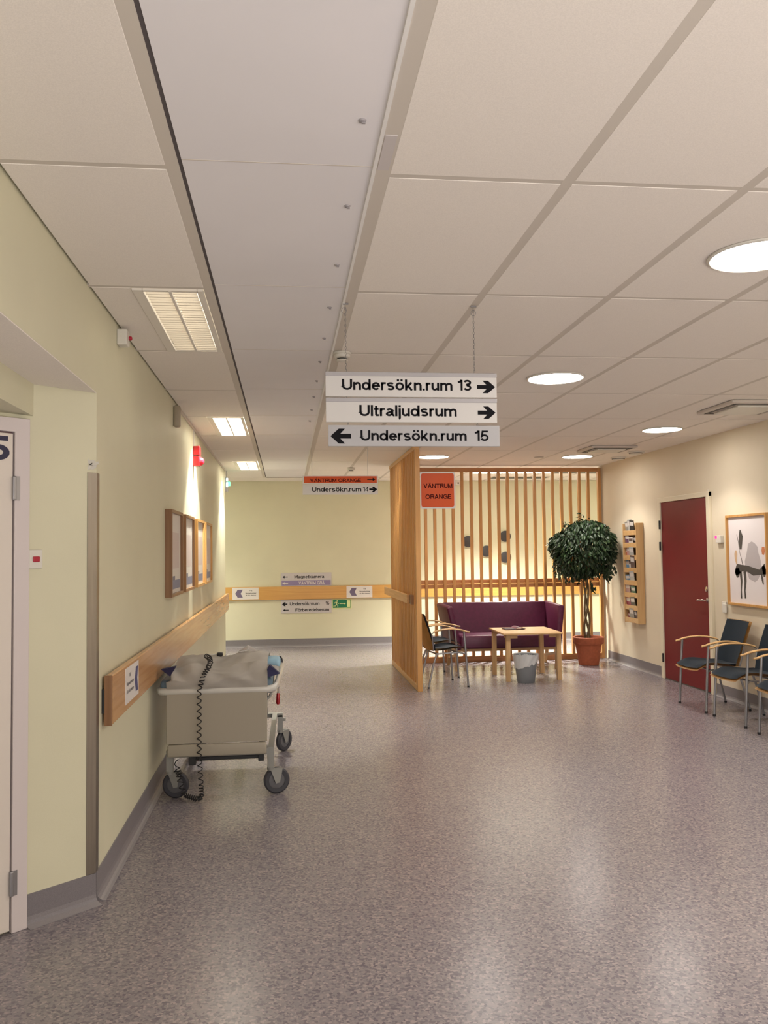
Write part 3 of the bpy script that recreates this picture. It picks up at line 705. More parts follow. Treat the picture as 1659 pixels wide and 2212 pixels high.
m.text('ORANGE', (0, 9.3528, 2.104), XV, ZV, f_(110), f_(325), 0.049, 0.0006, bold=0.012); m.build('lettering', MAROONINK, bd)

# ------------------------------------------------------------------ signs on the far wall
def wx(cx): return -0.092+(cx-560)/4.366*0.00752          # crop x -> world x on the far wall
def wz(cy): return 0.970+(1266-(1000+cy/4.366))*0.00787
t = thing('wall_sign', 'grey and lilac wall sign reading Magnetkamera above the far handrail', 'sign', (0.32, BW, 1.0))
m = MB(); m.box(-0.089, 0.732, BW-0.008, BW, 0.979, 1.195); bd = m.build('board', SIGNLG, t)
m = MB(); m.box(-0.079, 0.718, BW-0.009, BW-0.008, 0.990, 1.072); m.build('panel', LILAC, bd)
Yw = BW-0.008
m = MB(); m.text('Magnetkamera', (0, Yw, 1.105), XV, ZV, wx(688), wx(970), 0.052, 0.0006, bold=0.006); m.build('lettering', INK, bd)
m = MB(); arrow(m, (wx(573), Yw, 1.103), XV, ZV, wx(625)-wx(573), 0.052, left=True, thin=True); m.build('arrow', INK, bd)
m = MB(); m.text('VÄNTRUM GRÅ', (0, Yw-0.001, 1.003), XV, ZV, wx(728), wx(972), 0.050, 0.0006, bold=0.01); m.build('lettering', PAPER, bd)
m = MB(); arrow(m, (wx(573), Yw-0.001, 1.000), XV, ZV, wx(628)-wx(573), 0.052, left=True, thin=True); m.build('arrow', PAPER, bd)
t = thing('wall_sign', 'grey wall sign reading Undersöknrum 16 and Förberedelserum below the far handrail', 'sign', (0.32, BW, 0.6))
m = MB(); m.box(-0.092, 0.729, BW-0.008, BW, 0.539, 0.757); bd = m.build('board', SIGNLG, t)
m = MB(); m.text('Undersöknrum', (0, Yw, 0.666), XV, ZV, wx(640), wx(922), 0.052, 0.0006, bold=0.002)
m.text('16', (0, Yw, 0.668), XV, ZV, wx(980), wx(1016), 0.052, 0.0006, bold=0.002)
m.text('Förberedelserum', (0, Yw, 0.566), XV, ZV, wx(695), wx(1014), 0.052, 0.0006, bold=0.004); m.build('lettering', INK, bd)
m = MB(); arrow(m, (wx(570), Yw, 0.656), XV, ZV, wx(620)-wx(570), 0.064, left=True); m.build('arrow', INK, bd)
m = MB(); arrow(m, (wx(577), Yw, 0.566), XV, ZV, wx(632)-wx(577), 0.050, left=True, thin=True); m.build('arrow', INK, bd)
t = thing('exit_sign', 'green and yellow running man exit sign under the far handrail', 'sign', (0.9, BW, 0.67))
m = MB(); m.box(0.740, 1.058, BW-0.006, BW, 0.602, 0.757); bd = m.build('board', YELLOWG, t)
m = MB(); m.box(0.752, 1.047, BW-0.0072, BW-0.006, 0.613, 0.746); m.build('panel', GREEN, bd)
m = MB(); m.box(0.983, 1.038, BW-0.0082, BW-0.0072, 0.624, 0.736); m.build('doorway', YELLOWG, bd)
m = MB(); Ye = BW-0.0072
arrow(m, (0.866, Ye, 0.664), XV, ZV, 0.098, 0.032, thin=True)
def lim(a_, c_, w_): 
    a_ = Vector(a_); c_ = Vector(c_); d_ = (c_-a_).normalized(); p_ = Vector((-d_.y, d_.x))*w_/2
    m.plate([(a_-p_)[:], (c_-p_)[:], (c_+p_)[:], (a_+p_)[:]], (0, Ye, 0), XV, ZV, 0.0006)
m.plate([(0.823+0.011*math.cos(k*PI/6), 0.726+0.011*math.sin(k*PI/6)) for k in range(12)], (0, Ye, 0), XV, ZV, 0.0006)
lim((0.818, 0.712), (0.806, 0.672), 0.018); lim((0.815, 0.708), (0.788, 0.704), 0.008); lim((0.788, 0.704), (0.776, 0.684), 0.008)
lim((0.816, 0.700), (0.836, 0.682), 0.008); lim((0.836, 0.682), (0.856, 0.684), 0.008)
lim((0.806, 0.674), (0.834, 0.652), 0.011); lim((0.834, 0.652), (0.830, 0.622), 0.010)
lim((0.806, 0.674), (0.798, 0.644), 0.011); lim((0.798, 0.644), (0.760, 0.642), 0.010)
m.build('pictogram', YELLOWG, bd)
# lit exit sign at the end of the left wall
t = thing('exit_light', 'small green lit exit sign hanging from the ceiling at the left wall end', 'sign', (-0.83, 12.4, 2.70))
m = MB(); m.box(-0.885, -0.815, 12.26, 12.34, 2.40, 2.60, 0.004); m.build('housing', mat('exit_case', (0.42, 0.38, 0.40), 0.5), t)
m = MB(); m.box(-0.84, -0.832, 12.30, 12.308, 2.60, 2.70); m.build('rod', TUBEM, t)
m = MB(); m.box(-0.836, -0.815, 12.250, 12.262, 2.55, 2.59, 0.004); m.box(-0.838, -0.812, 12.250, 12.262, 2.47, 2.53, 0.004); m.build('lamp', GLOWGW, t)
m = MB(); m.box(-0.815, -0.787, 12.252, 12.335, 2.485, 2.54, 0.002); m.build('lit_panel', GLOWG, t)

# ------------------------------------------------------------------ slatted partition and screen
PX = 1.435
t = thing('slatted_partition', 'pine slatted partition standing at right angles to the far wall, with handrail', 'partition', (PX, 10.5, 0))
m = MB(); m.box(PX-0.024, PX+0.030, 9.29, 9.345, 0, 2.655, 0.003); m.box(PX-0.020, PX+0.026, 11.555, 11.60, 0.0, 2.65, 0.002); m.build('post', PINE, t)
m = MB(); m.box(PX-0.026, PX+0.028, 9.29, 11.62, 2.650, 2.694, 0.002); m.build('top_beam', PINE_Y, t)
m = MB(); m.box(PX-0.024, PX+0.028, 9.345, 11.60, 0, 0.062, 0.002); m.build('bottom_beam', PINE_Y, t)
for i in range(17):
    y = 9.43+i*0.1265
    m = MB(); m.box(PX-0.020, PX+0.024, y-0.019, y+0.019, 0.06, 2.651, 0.002, seg=1); m.build('slat', PINE, t)
m = MB(); m.box(PX-0.082, PX-0.052, 9.66, 11.90, 0.935, 1.035, 0.005); m.box(PX-0.054, PX-0.019, 9.80, 9.88, 0.955, 1.015); m.box(PX-0.054, PX-0.019, 11.3, 11.38, 0.955, 1.015); m.build('handrail', PINE_Y, t)
m = MB(); m.box(PX-0.050, PX-0.019, 9.53, 9.67, 0.93, 1.035, 0.004); m.build('dark_block', FRAMEDK, t)  # dark block at the near end of the handrail

SY = 11.60
t = thing('slatted_screen', 'wide pine slatted screen behind the purple sofa', 'partition', (2.9, SY, 0))
m = MB(); m.box(1.47, 4.405, SY, SY+0.055, 2.612, 2.668, 0.002); m.build('top_beam', PINE_BX, t)
m = MB(); m.box(1.47, 4.405, SY, SY+0.055, 0, 0.078, 0.002); m.build('bottom_beam', PINE_BX, t)
m = MB(); m.box(4.362, 4.405, SY-0.001, SY+0.056, 0, 2.67, 0.002); m.build('post', PINE_B, t)
pitch_x = 0.1288
for i in range(22):
    x = 4.365-0.026-pitch_x*(i+0.90)
    if x < 1.50: break
    m = MB(); m.box(x-0.019, x+0.019, SY+0.004, SY+0.052, 0.077, 2.613, 0.002, seg=1); m.build('slat', PINE_B, t)
m = MB(); m.box(1.48, 4.40, SY+0.054, SY+0.078, 1.068, 1.125, 0.004); m.box(1.48, 4.40, SY+0.054, SY+0.082, 1.008, 1.062, 0.004); m.build('rail', PINE_BX, t)

# round wall hooks seen through the screen
g = 'dark round wall hooks seen through the slatted screen'
for (px, pz, lb) in ((3.017, 1.674, 'dark round wall hook behind the screen, leftmost of four'), (3.33, 1.511, 'dark round wall hook behind the screen, second from left and lower'),
                  (3.655, 1.756, 'dark round wall hook behind the screen, highest of four'), (3.655, 1.406, 'dark round wall hook behind the screen, lowest of four')):
    t = thing('wall_hook', lb, 'hook', (px, BW, pz), g)
    m = MB(); vs = m.lathe([(0.03, 0.0), (0.03, -0.03)], (px, BW, pz), 20, 'Y'); m.build('stem', BLACK, t, True)
    m = MB(); vs = m.lathe([(0.08, -0.028), (0.094, -0.034), (0.094, -0.044), (0.080, -0.050)], (px, BW, pz), 32, 'Y')
    m.build('disc', mat('hook_dark', (0.035, 0.032, 0.036), 0.5), t, True)
m = MB(); m.box(2.82, 2.92, BW-0.03, BW, 2.62, 2.695, 0.006); t = thing('wall_sensor', 'small white sensor at the top of the far wall right of the orange sign', 'sensor', (2.87, BW, 2.65)); m.build('housing', WHITEP, t)
m = MB(); m.lathe([(0.014, -0.031), (0.010, -0.040)], (2.868, BW, 2.655), 12, 'Y'); m.build('lens', BLACK, t, True)

# ------------------------------------------------------------------ pictures on the left wall
fr = [(6.185, 6.835, FRAMEDK, 'dark brown framed picture on the left wall, nearest of four'),
      (7.025, 7.69, wood('brown_frame', (0.36, 0.19, 0.08), (0.27, 0.13, 0.05), 'Z'), 'mid brown framed picture on the left wall, second of four'),
      (7.96, 8.645, FRAMELT, 'light oak framed picture on the left wall, third of four'),
      (8.80, 9.50, FRAMELT, 'light oak framed picture on the left wall, farthest of four')]
for i, (y0, y1, mt, lb) in enumerate(fr):
    t = thing('picture_frame', lb, 'picture', (LW, (y0+y1)/2, 1.53), 'framed pictures on the left wall'); z0, z1, d_, wd = 1.222, 1.848, 0.050, 0.022
    m = MB()
    m.box(LW, LW+d_, y0, y0+wd, z0, z1, 0.002, seg=1); m.box(LW, LW+d_, y1-wd, y1, z0, z1, 0.002, seg=1)
    m.box(LW, LW+d_-0.0005, y0+wd, y1-wd, z0, z0+wd); m.box(LW, LW+d_-0.0005, y0+wd, y1-wd, z1-wd, z1)
    m.build('frame', mt, t)
    m = MB(); m.m(0).box(LW+0.002, LW+0.030, y0+wd, y1-wd, z0+wd, z1-wd)
    yc = (y0+y1)/2; X_ = LW+0.030
    m.m(1).box(X_, X_+0.0008, y0+0.05, y1-0.05, z0+0.05, z0+0.115)
    m.m(2).box(X_+0.0008, X_+0.0014, y0+0.10, y0+0.30, z0+0.115, z0+0.145)
    m.m(3).box(X_, X_+0.0008, y0+0.09+0.05*i, y1-0.12, z0+0.20, z1-0.16)
    m.build('print', [mat('print_paper', (0.70, 0.66, 0.60), 0.6), mat('print_blue', (0.24, 0.25, 0.34), 0.6), mat('print_grey', (0.2, 0.2, 0.24), 0.6), mat('print_blush', (0.62, 0.53, 0.49), 0.6)], t)

# devices on the left wall
t = thing('indicator_lamp', 'small white box with red light high on the left wall', 'indicator', (LW, 4.48, 2.64))
m = MB(); m.box(LW, LW+0.05, 4.44, 4.52, 2.60, 2.68, 0.005); m.build('housing', WHITEP, t)
m = MB(); m.lathe([(0.011, 0.0), (0.011, 0.012), (0.006, 0.016)], (LW+0.05, 4.50, 2.645), 12, 'X'); m.build('light', REDBTN, t, True)
m = MB(); m.box(LW, LW+0.05, 6.63, 6.70, 2.50, 2.665, 0.014, seg=3)
tag(m.build('wall_bracket', BEIGEP, None, True), 'beige plastic holder hanging below the ceiling on the left wall', 'bracket')
t = thing('alarm_siren', 'red fire alarm siren and beacon high on the left wall', 'alarm', (LW, 8.05, 2.34))
m = MB(); m.box(LW, LW+0.065, 8.00, 8.10, 2.435, 2.522, 0.008); m.build('sounder', REDP, t)
m = MB(); m.box(LW, LW+0.060, 8.00, 8.10, 2.335, 2.430, 0.008); m.build('base', REDP, t)
m = MB(); m.lathe([(0.040, 0.0), (0.038, 0.02), (0.028, 0.034), (0.010, 0.041)], (LW+0.058, 8.05, 2.382), 20, 'X'); m.build('beacon', mat('beacon_red', (0.75, 0.02, 0.04), 0.15, coat=0.6), t, True)
m = MB(); m.box(LW, LW+0.012, 8.035, 8.050, 2.52, 2.70); m.build('cable', WHITEP, t)

# ------------------------------------------------------------------ right wall: door, devices, picture, rack
t = struct(thing('door_2', 'burgundy red door in cream frame on the right wall', 'door', (RW, 9.12, 0)))
m = MB(); m.box(RW-0.035, RW, 9.672, 9.742, 0, 2.115, 0.004); m.box(RW-0.035, RW, 8.490, 8.556, 0, 2.115, 0.004); m.box(RW-0.0345, RW, 8.490, 9.742, 2.062, 2.116, 0.004); m.build('door_frame', FRAMEC, t)
m = MB(); m.box(RW-0.018, RW, 8.556, 9.672, 0.012, 2.062, 0.002); lf = m.build('door_leaf', RED, t)
m = MB(); m.box(RW-0.020, RW, 8.556, 9.672, 0.0, 0.012); m.build('threshold', mat('threshold_dark', (0.08, 0.07, 0.06), 0.6), t)
for z in (1.80, 1.55, 0.245):
    m = MB(); m.tube([(RW-0.040, 9.674, z-0.05), (RW-0.040, 9.674, z+0.05)], 0.011, 10); m.build('hinge', BLACK, t)
m = MB(); m.lathe([(0.026, 0.0), (0.026, -0.008)], (RW-0.018, 8.60, 0.975), 20, 'X'); m.tube([(RW-0.025, 8.60, 0.975), (RW-0.065, 8.60, 0.975), (RW-0.072, 8.615, 0.975), (RW-0.070, 8.73, 0.970)], 0.009, 10); m.build('door_handle', CHROME, lf, True)
m = MB(); m.lathe([(0.028, 0.0), (0.028, -0.012), (0.018, -0.016)], (RW-0.018, 8.605, 1.09), 20, 'X'); m.build('lock', CHROME, lf, True)
m = MB(); m.box(RW-0.009, RW-0.001, 8.535, 8.565, 2.118, 2.136, 0.004)
tag(m.build('door_contact', WHITEP), 'tiny white contact above the right corner of the red door frame', 'sensor')
t = thing('card_reader', 'small white wall box with pink light right of the red door', 'switch', (RW, 8.36, 1.6))
m = MB(); m.box(RW-0.040, RW, 8.26, 8.36, 1.572, 1.650, 0.006); bx = m.build('housing', WHITEP, t)
m = MB(); m.lathe([(0.017, 0.0), (0.015, -0.008), (0.006, -0.011)], (RW-0.040, 8.345, 1.632), 16, 'X'); m.build('light', REDLED, bx, True)
t = thing('light_switch', 'plain white switch low between red door and right-hand picture', 'switch', (RW, 8.30, 0.93))
m = MB(); m.box(RW-0.014, RW, 8.235, 8.32, 0.885, 0.975, 0.004); bx = m.build('plate', WHITEP, t)
m = MB(); m.box(RW-0.034, RW-0.013, 8.215, 8.275, 0.865, 0.955, 0.006); m.build('rocker', WHITEP, bx)

t = thing('picture_frame', 'large oak framed abstract ink painting on the right wall', 'picture', (RW, 7.78, 1.4))
y0, y1, z0, z1 = 7.42, 8.155, 0.957, 1.845
m = MB(); wd = 0.024; d_ = 0.040
for bx in ((y0, y0+wd, z0, z1), (y1-wd, y1, z0, z1), (y0+wd, y1-wd, z0, z0+wd), (y0+wd, y1-wd, z1-wd, z1)): m.box(RW-d_, RW, *bx, 0.002, seg=1)
m.build('frame', FRAMELT, t)
m = MB(); m.box(RW-0.018, RW-0.002, y0+wd, y1-wd, z0+wd, z1-wd); art = m.build('painting', mat('art_paper', (0.78, 0.73, 0.74), 0.7), t)
# crop5 pixels -> wall coordinates
def aw(cx, cy):
    u_ = (cx-680)/(1010-680); vv = (cy-(297-35*u_))/((1045+40*u_)-(297-35*u_))
    return (-(y1-u_*(y1-7.46)), z1-vv*(z1-z0))
def blob(mm, pts, wds, lay):
    P = [Vector(aw(*p)) for p in pts]; L_, R_ = [], []
    for i in range(len(P)):
        d_ = (P[min(i+1, len(P)-1)]-P[max(i-1, 0)]).normalized(); n_ = Vector((-d_.y, d_.x)); w_ = wds[i]*0.00155*(1+0.12*math.sin(i*2.3))
        L_.append(P[i]+n_*w_); R_.append(P[i]-n_*w_)
    for i in range(len(P)-1):
        q_ = [R_[i], R_[i+1], L_[i+1], L_[i]]
        vs = [mm.bm.verts.new((RW-0.018-0.0004*lay, -p[0], p[1])) for p in q_]
        mm._fin([mm.bm.faces.new(vs)])
m = MB(); blob(m, [(905, 520), (900, 545), (897, 600), (895, 680), (900, 760), (890, 810), (885, 845)], [18, 50, 72, 85, 88, 70, 30], 1); m.build('wash', mat('art_grey', (0.47, 0.43, 0.44), 0.8), art)
m = MB(); blob(m, [(752, 590), (752, 620), (750, 660), (757, 705)], [8, 17, 16, 6], 2); m.build('ochre_mark', mat('art_ochre', (0.62, 0.42, 0.26), 0.8), art)
m = MB(); blob(m, [(985, 558), (985, 590), (982, 625)], [14, 18, 12], 2); m.build('orange_mark', mat('art_orange', (0.60, 0.22, 0.10), 0.8), art)
m = MB()
for pts, wds in (([(795, 415), (800, 470), (797, 530), (795, 582)], [5, 22, 22, 10]), ([(765, 455), (778, 520), (785, 600), (800, 660), (812, 720)], [2, 3, 2, 3, 4]),
                 ([(745, 790), (770, 745), (800, 740), (850, 745), (900, 770), (950, 775), (1000, 745)], [16, 32, 24, 18, 24, 18, 30]),
                 ([(760, 740), (762, 780), (765, 820)], [22, 28, 14]), ([(790, 770), (795, 850), (790, 930), (790, 998)], [14, 10, 8, 9]), ([(825, 770), (830, 850), (822, 930), (825, 998)], [16, 12, 8, 8]),
                 ([(965, 790), (972, 840), (978, 880)], [8, 9, 6]), ([(975, 720), (990, 760), (988, 815)], [12, 20, 10])): blob(m, pts, wds, 3)
m.build('brushwork', mat('art_ink', (0.075, 0.065, 0.055), 0.8), art)
for o in art.children: o['label'] = o.name.replace('_', ' ').split('.')[0]

# magazine rack
t = thing('magazine_rack', 'tall narrow birch wall rack holding brochures, beside the potted tree', 'rack', (RW, 10.4, 0.58))
ry0, ry1, rz0, rz1 = 10.225, 10.655, 0.585, 1.845; RX = RW-0.10
m = MB(); m.box(RX, RW-0.002, ry0, ry0+0.018, rz0, rz1, 0.002, seg=1); m.build('side_panel', BIRCHZ, t)
m = MB(); m.box(RX, RW-0.002, ry1-0.018, ry1, rz0, rz1, 0.002, seg=1); m.build('side_panel', BIRCHZ, t)
m = MB(); m.box(RW-0.018, RW-0.002, ry0+0.018, ry1-0.018, rz0, rz1); m.build('back_panel', BIRCH, t)
ph = (rz1-rz0)/8
for k_ in range(8):
    zb = rz0+k_*ph+0.006
    m = MB(); m.box(RX+0.004, RX+0.014, ry0+0.018, ry1-0.018, zb, zb+0.062, 0.002, seg=1); m.box(RX+0.012, RW-0.018, ry0+0.018, ry1-0.018, zb, zb+0.008); m.build('pocket', BIRCH, t)
cols = {'grey': (0.26, 0.25, 0.23), 'dark': (0.05, 0.045, 0.04), 'purple': (0.14, 0.07, 0.14), 'white': (0.62, 0.58, 0.55), 'orange': (0.50, 0.12, 0.05), 'brown': (0.16, 0.11, 0.09), 'blue': (0.09, 0.24, 0.42), 'green': (0.03, 0.12, 0.06),
        'pink': (0.45, 0.28, 0.27), 'crimson': (0.32, 0.03, 0.08), 'silver': (0.42, 0.42, 0.40), 'pale blue': (0.25, 0.33, 0.38)}
bm_ = {k_: mat('brochure_'+k_.replace(' ', '_'), c_, 0.35) for k_, c_ in cols.items()}
ordw = ['lowest', 'second lowest', 'third lowest', 'fourth lowest', 'fourth highest', 'third highest', 'second highest', 'top']
rows = [[('grey', .12, .17), ('brown', .05, .15), ('crimson', .24, .10)], [('dark', .07, .16), ('crimson', .28, .15), ('white', .14, .10), ('purple', .20, .17)],
        [('green', .06, .13), ('pink', .25, .18), ('brown', .16, .16)], [('silver', .08, .17), ('blue', .25, .12), ('dark', .16, .16)],
        [('brown', .06, .20), ('white', .13, .17), ('blue', .26, .15)], [('silver', .09, .15), ('pink', .20, .17), ('orange', .28, .15)],
        [('white', .10, .12), ('purple', .26, .16), ('brown', .03, .13)], [('dark', .06, .17), ('silver', .14, .19), ('grey', .26, .17)]]
for k_, row in enumerate(rows):
    zb = rz0+k_*ph+0.016
    for j, (c_, off, hh) in enumerate(row):
        ya = ry0+0.025+off; wdt = 0.135
        ya = min(ya, ry1-0.025-wdt*0.98)
        bx = RX+0.020+0.012*j; tl = 0.16*(random.random()-0.4)
        m = MB(); vs = m.box(-0.0025, 0.0025, 0, wdt, 0, hh*1.02, 0.0008, seg=1)
        bmesh.ops.transform(m.bm, matrix=Matrix.Translation((bx, ya, zb)) @ Matrix.Rotation(tl, 4, 'X') @ Matrix.Rotation(-0.10, 4, 'Y'), verts=vs)
        m.m(1); vs = m.box(-0.0031, -0.0026, 0.012, wdt-0.012, hh*0.62, hh*0.90)
        bmesh.ops.transform(m.bm, matrix=Matrix.Translation((bx, ya, zb)) @ Matrix.Rotation(tl, 4, 'X') @ Matrix.Rotation(-0.10, 4, 'Y'), verts=vs)
        o = m.build('brochure', [bm_[c_], bm_['white' if c_ not in ('white',) else 'brown']])
        tag(o, '%s brochure in the %s pocket of the birch rack' % (c_, ordw[k_]), 'brochure', 'brochures in the wall rack')

# ------------------------------------------------------------------ chairs (faces +x, origin on the floor)
def seatfn(dz, y_half=0.222, x0=-0.155, x1=0.290):
    def fn(u_, v_):
        x = x0+(x1-x0)*u_; y = -y_half+2*y_half*v_
        wv = 1-abs(2*v_-1)**3*0.10*(u_ > 0.8)
        z = 0.402+0.022*math.exp(-((u_-0.62)/0.28)**2)-0.030*max(0, u_-0.75)**1.5*8 + 0.008*(2*v_-1)**2 + 0.012*max(0, 0.25-u_)
        x -= 0.022*(abs(2*v_-1)**5)*u_
        return Vector((x, y, z+dz))
    return fn
def backfn(dx, hw=0.212):
    def fn(u_, v_):
        z = 0.405+0.418*u_; y = (-1+2*v_)*(hw*(0.86+0.14*min(1, u_*2.5)))
        x = -0.150-0.135*u_**1.15-0.018*(1-(2*v_-1)**2)
        return Vector((x+dx, y, z))
    return fn
ch = thing('waiting_chair', '', 'chair')
m = MB(); m.grid(seatfn(0.0), 14, 10, 0.011); m.build('seat_shell', BIRCH, ch, True)
m = MB(); m.grid(lambda u_, v_: seatfn(0.022, 0.214, -0.150, 0.280)(u_, v_), 14, 10, 0.022); m.build('seat', NAVY, ch, True)
m = MB(); m.grid(backfn(-0.010), 12, 10, 0.010); m.build('back_shell', VENEER, ch, True)
m = MB(); m.grid(backfn(0.016, 0.204), 12, 10, 0.020); m.build('backrest', NAVY, ch, True)
for s_ in (-1, 1):
    m = MB(); m.tube([(0.214, s_*0.268, 0.006), (0.190, s_*0.266, 0.40), (0.172, s_*0.264, 0.628)], 0.0115, 10)
    m.m(1).tube([(0.214, s_*0.268, 0.0), (0.2135, s_*0.268, 0.018)], 0.0135, 10)
    m.build('front_leg', [TUBEM, BLACK], ch, True)
    m = MB(); m.tube([(-0.240, s_*0.225, 0.006), (-0.175, s_*0.215, 0.26), (-0.130, s_*0.205, 0.378)], 0.0105, 10)
    m.m(1).tube([(-0.240, s_*0.225, 0.0), (-0.237, s_*0.225, 0.016)], 0.0125, 10)
    m.build('rear_leg', [TUBEM, BLACK], ch, True)
    m = MB()
    n_ = 12; pts = []
    for k_ in range(n_+1):
        q_ = k_/n_; pts.append((-0.175+0.415*q_, s_*(0.228+0.040*min(1, q_*1.6)), 0.622+0.030*math.sin(PI*min(1, q_*1.12))**0.8-0.012*max(0, q_-0.85)*6))
    m.tube(pts, [0.012+0.006*math.sin(PI*min(1, 0.15+k_/n_*0.85)) for k_ in range(n_+1)], 10, ry=0.0095)
    m.build('armrest', BIRCH, ch, True)
m = MB(); m.tube([(0.193, -0.262, 0.372), (0.12, -0.20, 0.382), (-0.13, -0.205, 0.375)], 0.009, 8); m.tube([(0.193, 0.262, 0.372), (0.12, 0.20, 0.382), (-0.13, 0.205, 0.375)], 0.009, 8)
m.tube([(-0.13, -0.205, 0.375), (-0.13, 0.205, 0.375)], 0.009, 8); m.tube([(0.12, -0.20, 0.380), (0.12, 0.20, 0.380)], 0.009, 8)
m.tube([(-0.165, -0.20, 0.41), (-0.195, -0.235, 0.60), (-0.165, -0.232, 0.624)], 0.008, 8); m.tube([(-0.165, 0.20, 0.41), (-0.195, 0.235, 0.60), (-0.165, 0.232, 0.624)], 0.008, 8)
m.build('frame', TUBEM, ch, True)
G1 = 'armchairs along the right wall'; G2 = 'armchairs beside the slatted partition'
ch.location = (1.765, 9.735, 0); ch.rotation_euler = (0, 0, 0.14); ch['group'] = G2; ch['label'] = 'wooden-backed armchair with dark seat against the partition, the nearer of the pair'
dup(ch, (1.80, 10.45, 0), 0.14, 'wooden-backed armchair against the partition, between the nearer chair and the sofa', G2)
dup(ch, (4.055, 7.865, 0), PI, 'dark blue armchair directly in front of the red door', G1)
dup(ch, (4.055, 7.180, 0), PI, 'dark blue armchair between the red door chair and the right edge, below the painting', G1)
dup(ch, (4.035, 6.405, 0), PI, 'dark blue armchair cut off by the right edge of the photo', G1)

# ------------------------------------------------------------------ sofa
t = thing('sofa', 'wine purple leather sofa with flared wings on light wooden legs', 'sofa', (2.78, 11.0, 0))
def slab(mm, P, thick, bev=0.02):
    """quad P (4 points) extruded backwards along its normal and rounded"""
    P = [Vector(p) for p in P]; n_ = (P[1]-P[0]).cross(P[3]-P[0]).normalized()
    a = [mm.bm.verts.new(p) for p in P]; b_ = [mm.bm.verts.new(p-n_*thick) for p in P]
    fs = [mm.bm.faces.new(a), mm.bm.faces.new(b_[::-1])]
    for i in range(4): fs.append(mm.bm.faces.new((a[(i+1) % 4], a[i], b_[i], b_[(i+1) % 4])))
    es = list({e for f in fs for e in f.edges})
    bmesh.ops.bevel(mm.bm, geom=es, offset=bev, segments=3, profile=0.5, affect='EDGES')
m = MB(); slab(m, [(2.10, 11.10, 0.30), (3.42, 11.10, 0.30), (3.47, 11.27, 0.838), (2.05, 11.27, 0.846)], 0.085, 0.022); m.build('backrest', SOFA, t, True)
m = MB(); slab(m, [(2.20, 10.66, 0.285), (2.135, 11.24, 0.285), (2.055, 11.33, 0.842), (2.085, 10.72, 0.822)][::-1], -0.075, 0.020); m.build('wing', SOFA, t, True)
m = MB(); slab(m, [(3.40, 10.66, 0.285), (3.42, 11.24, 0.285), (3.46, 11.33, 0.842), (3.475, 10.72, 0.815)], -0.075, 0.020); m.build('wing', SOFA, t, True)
m = MB(); m.box(2.17, 3.41, 10.64, 11.14, 0.285, 0.455, 0.03, seg=4); m.build('seat', SOFA_SEAT_LIT, t, True)
m = MB(); m.box(2.12, 3.45, 10.72, 10.755, 0.248, 0.287, 0.004); m.box(2.12, 3.45, 11.26, 11.295, 0.248, 0.287, 0.004)
for x in (2.135, 3.435): m.bar((x, 10.74, 0.262), (x, 11.28, 0.262), 0.035, 0.045); m.bar((x, 10.76, 0.20), (x, 11.26, 0.12), 0.022, 0.032)
m.build('base_frame', BIRCH, t)
for (x, y) in ((2.135, 10.74), (3.435, 10.74), (2.135, 11.33), (3.475, 11.36)):
    m = MB(); m.bar((x, y, 0.0), (x, min(y, 11.28), 0.262), 0.034, 0.034); m.build('leg', BIRCHZ, t)

# ------------------------------------------------------------------ table, magazine, bin
t = thing('coffee_table', 'low square birch table in front of the sofa', 'table', (2.845, 10.1, 0))
tr = Matrix.Translation((2.845, 10.11, 0.553)) @ Matrix.Rotation(-0.02, 4, 'Z')
m = MB(); vs = m.box(-0.352, 0.352, -0.395, 0.395, -0.0095, 0.0095, 0.003); bmesh.ops.transform(m.bm, matrix=tr, verts=vs); m.build('table_top', BIRCH, t)
for (x, y) in ((2.535, 10.40), (2.555, 9.815), (3.135, 10.395), (3.175, 9.84)):
    sgx = 1 if x < 2.8 else -1; sgy = 1 if y < 10.1 else -1
    m = MB(); m.bar((x, y, 0), (x+0.004*sgx, y, 0.5435), 0.050, 0.050)
    lg = m.build('leg', BIRCHZ, t)
    m = MB(); m.bar((x+0.02*sgx, y, 0.520), (x+0.115*sgx, y, 0.520), 0.030, 0.046); m.bar((x, y+0.02*sgy, 0.520), (x, y+0.115*sgy, 0.520), 0.030, 0.046); m.build('corner_block', BIRCH, lg)
m = MB(); zt = 0.5645
m.m(0).box(2.615, 2.74, 10.13, 10.33, zt, zt+0.012, 0.003, seg=1)
m.m(1).grid(lambda u_, v_: Vector((2.74+0.135*u_, 10.13+0.20*v_, zt+0.010+0.026*math.sin(PI*min(1, u_*1.15+0.1))*(0.55+0.45*v_)*(1-u_*0.4))), 10, 4, 0.003)
m.m(2).grid(lambda u_, v_: Vector((2.735+0.05*u_, 10.135+0.19*v_, zt+0.012+0.022*math.sin(PI*u_*0.7))), 6, 4, 0.002)
tag(m.build('magazine', [mat('magazine_dark', (0.06, 0.04, 0.05), 0.3), mat('magazine_page', (0.52, 0.44, 0.48), 0.4), mat('magazine_pink', (0.4, 0.2, 0.25), 0.4)], None, True), 'open magazine lying on the birch table', 'magazine')
t = thing('waste_bin', 'grey plastic waste bin with a white liner under the table', 'bin', (2.74, 9.72, 0))
m = MB(); m.lathe([(0.095, 0.0), (0.101, 0.006), (0.142, 0.315), (0.147, 0.318), (0.145, 0.322), (0.137, 0.316), (0.097, 0.012), (0.001, 0.010)], (2.74, 9.72, 0), 32, cap=False); m.build('bucket', BINM, t, True)
m = MB(); rnd = [random.uniform(-1, 1) for _ in range(64)]
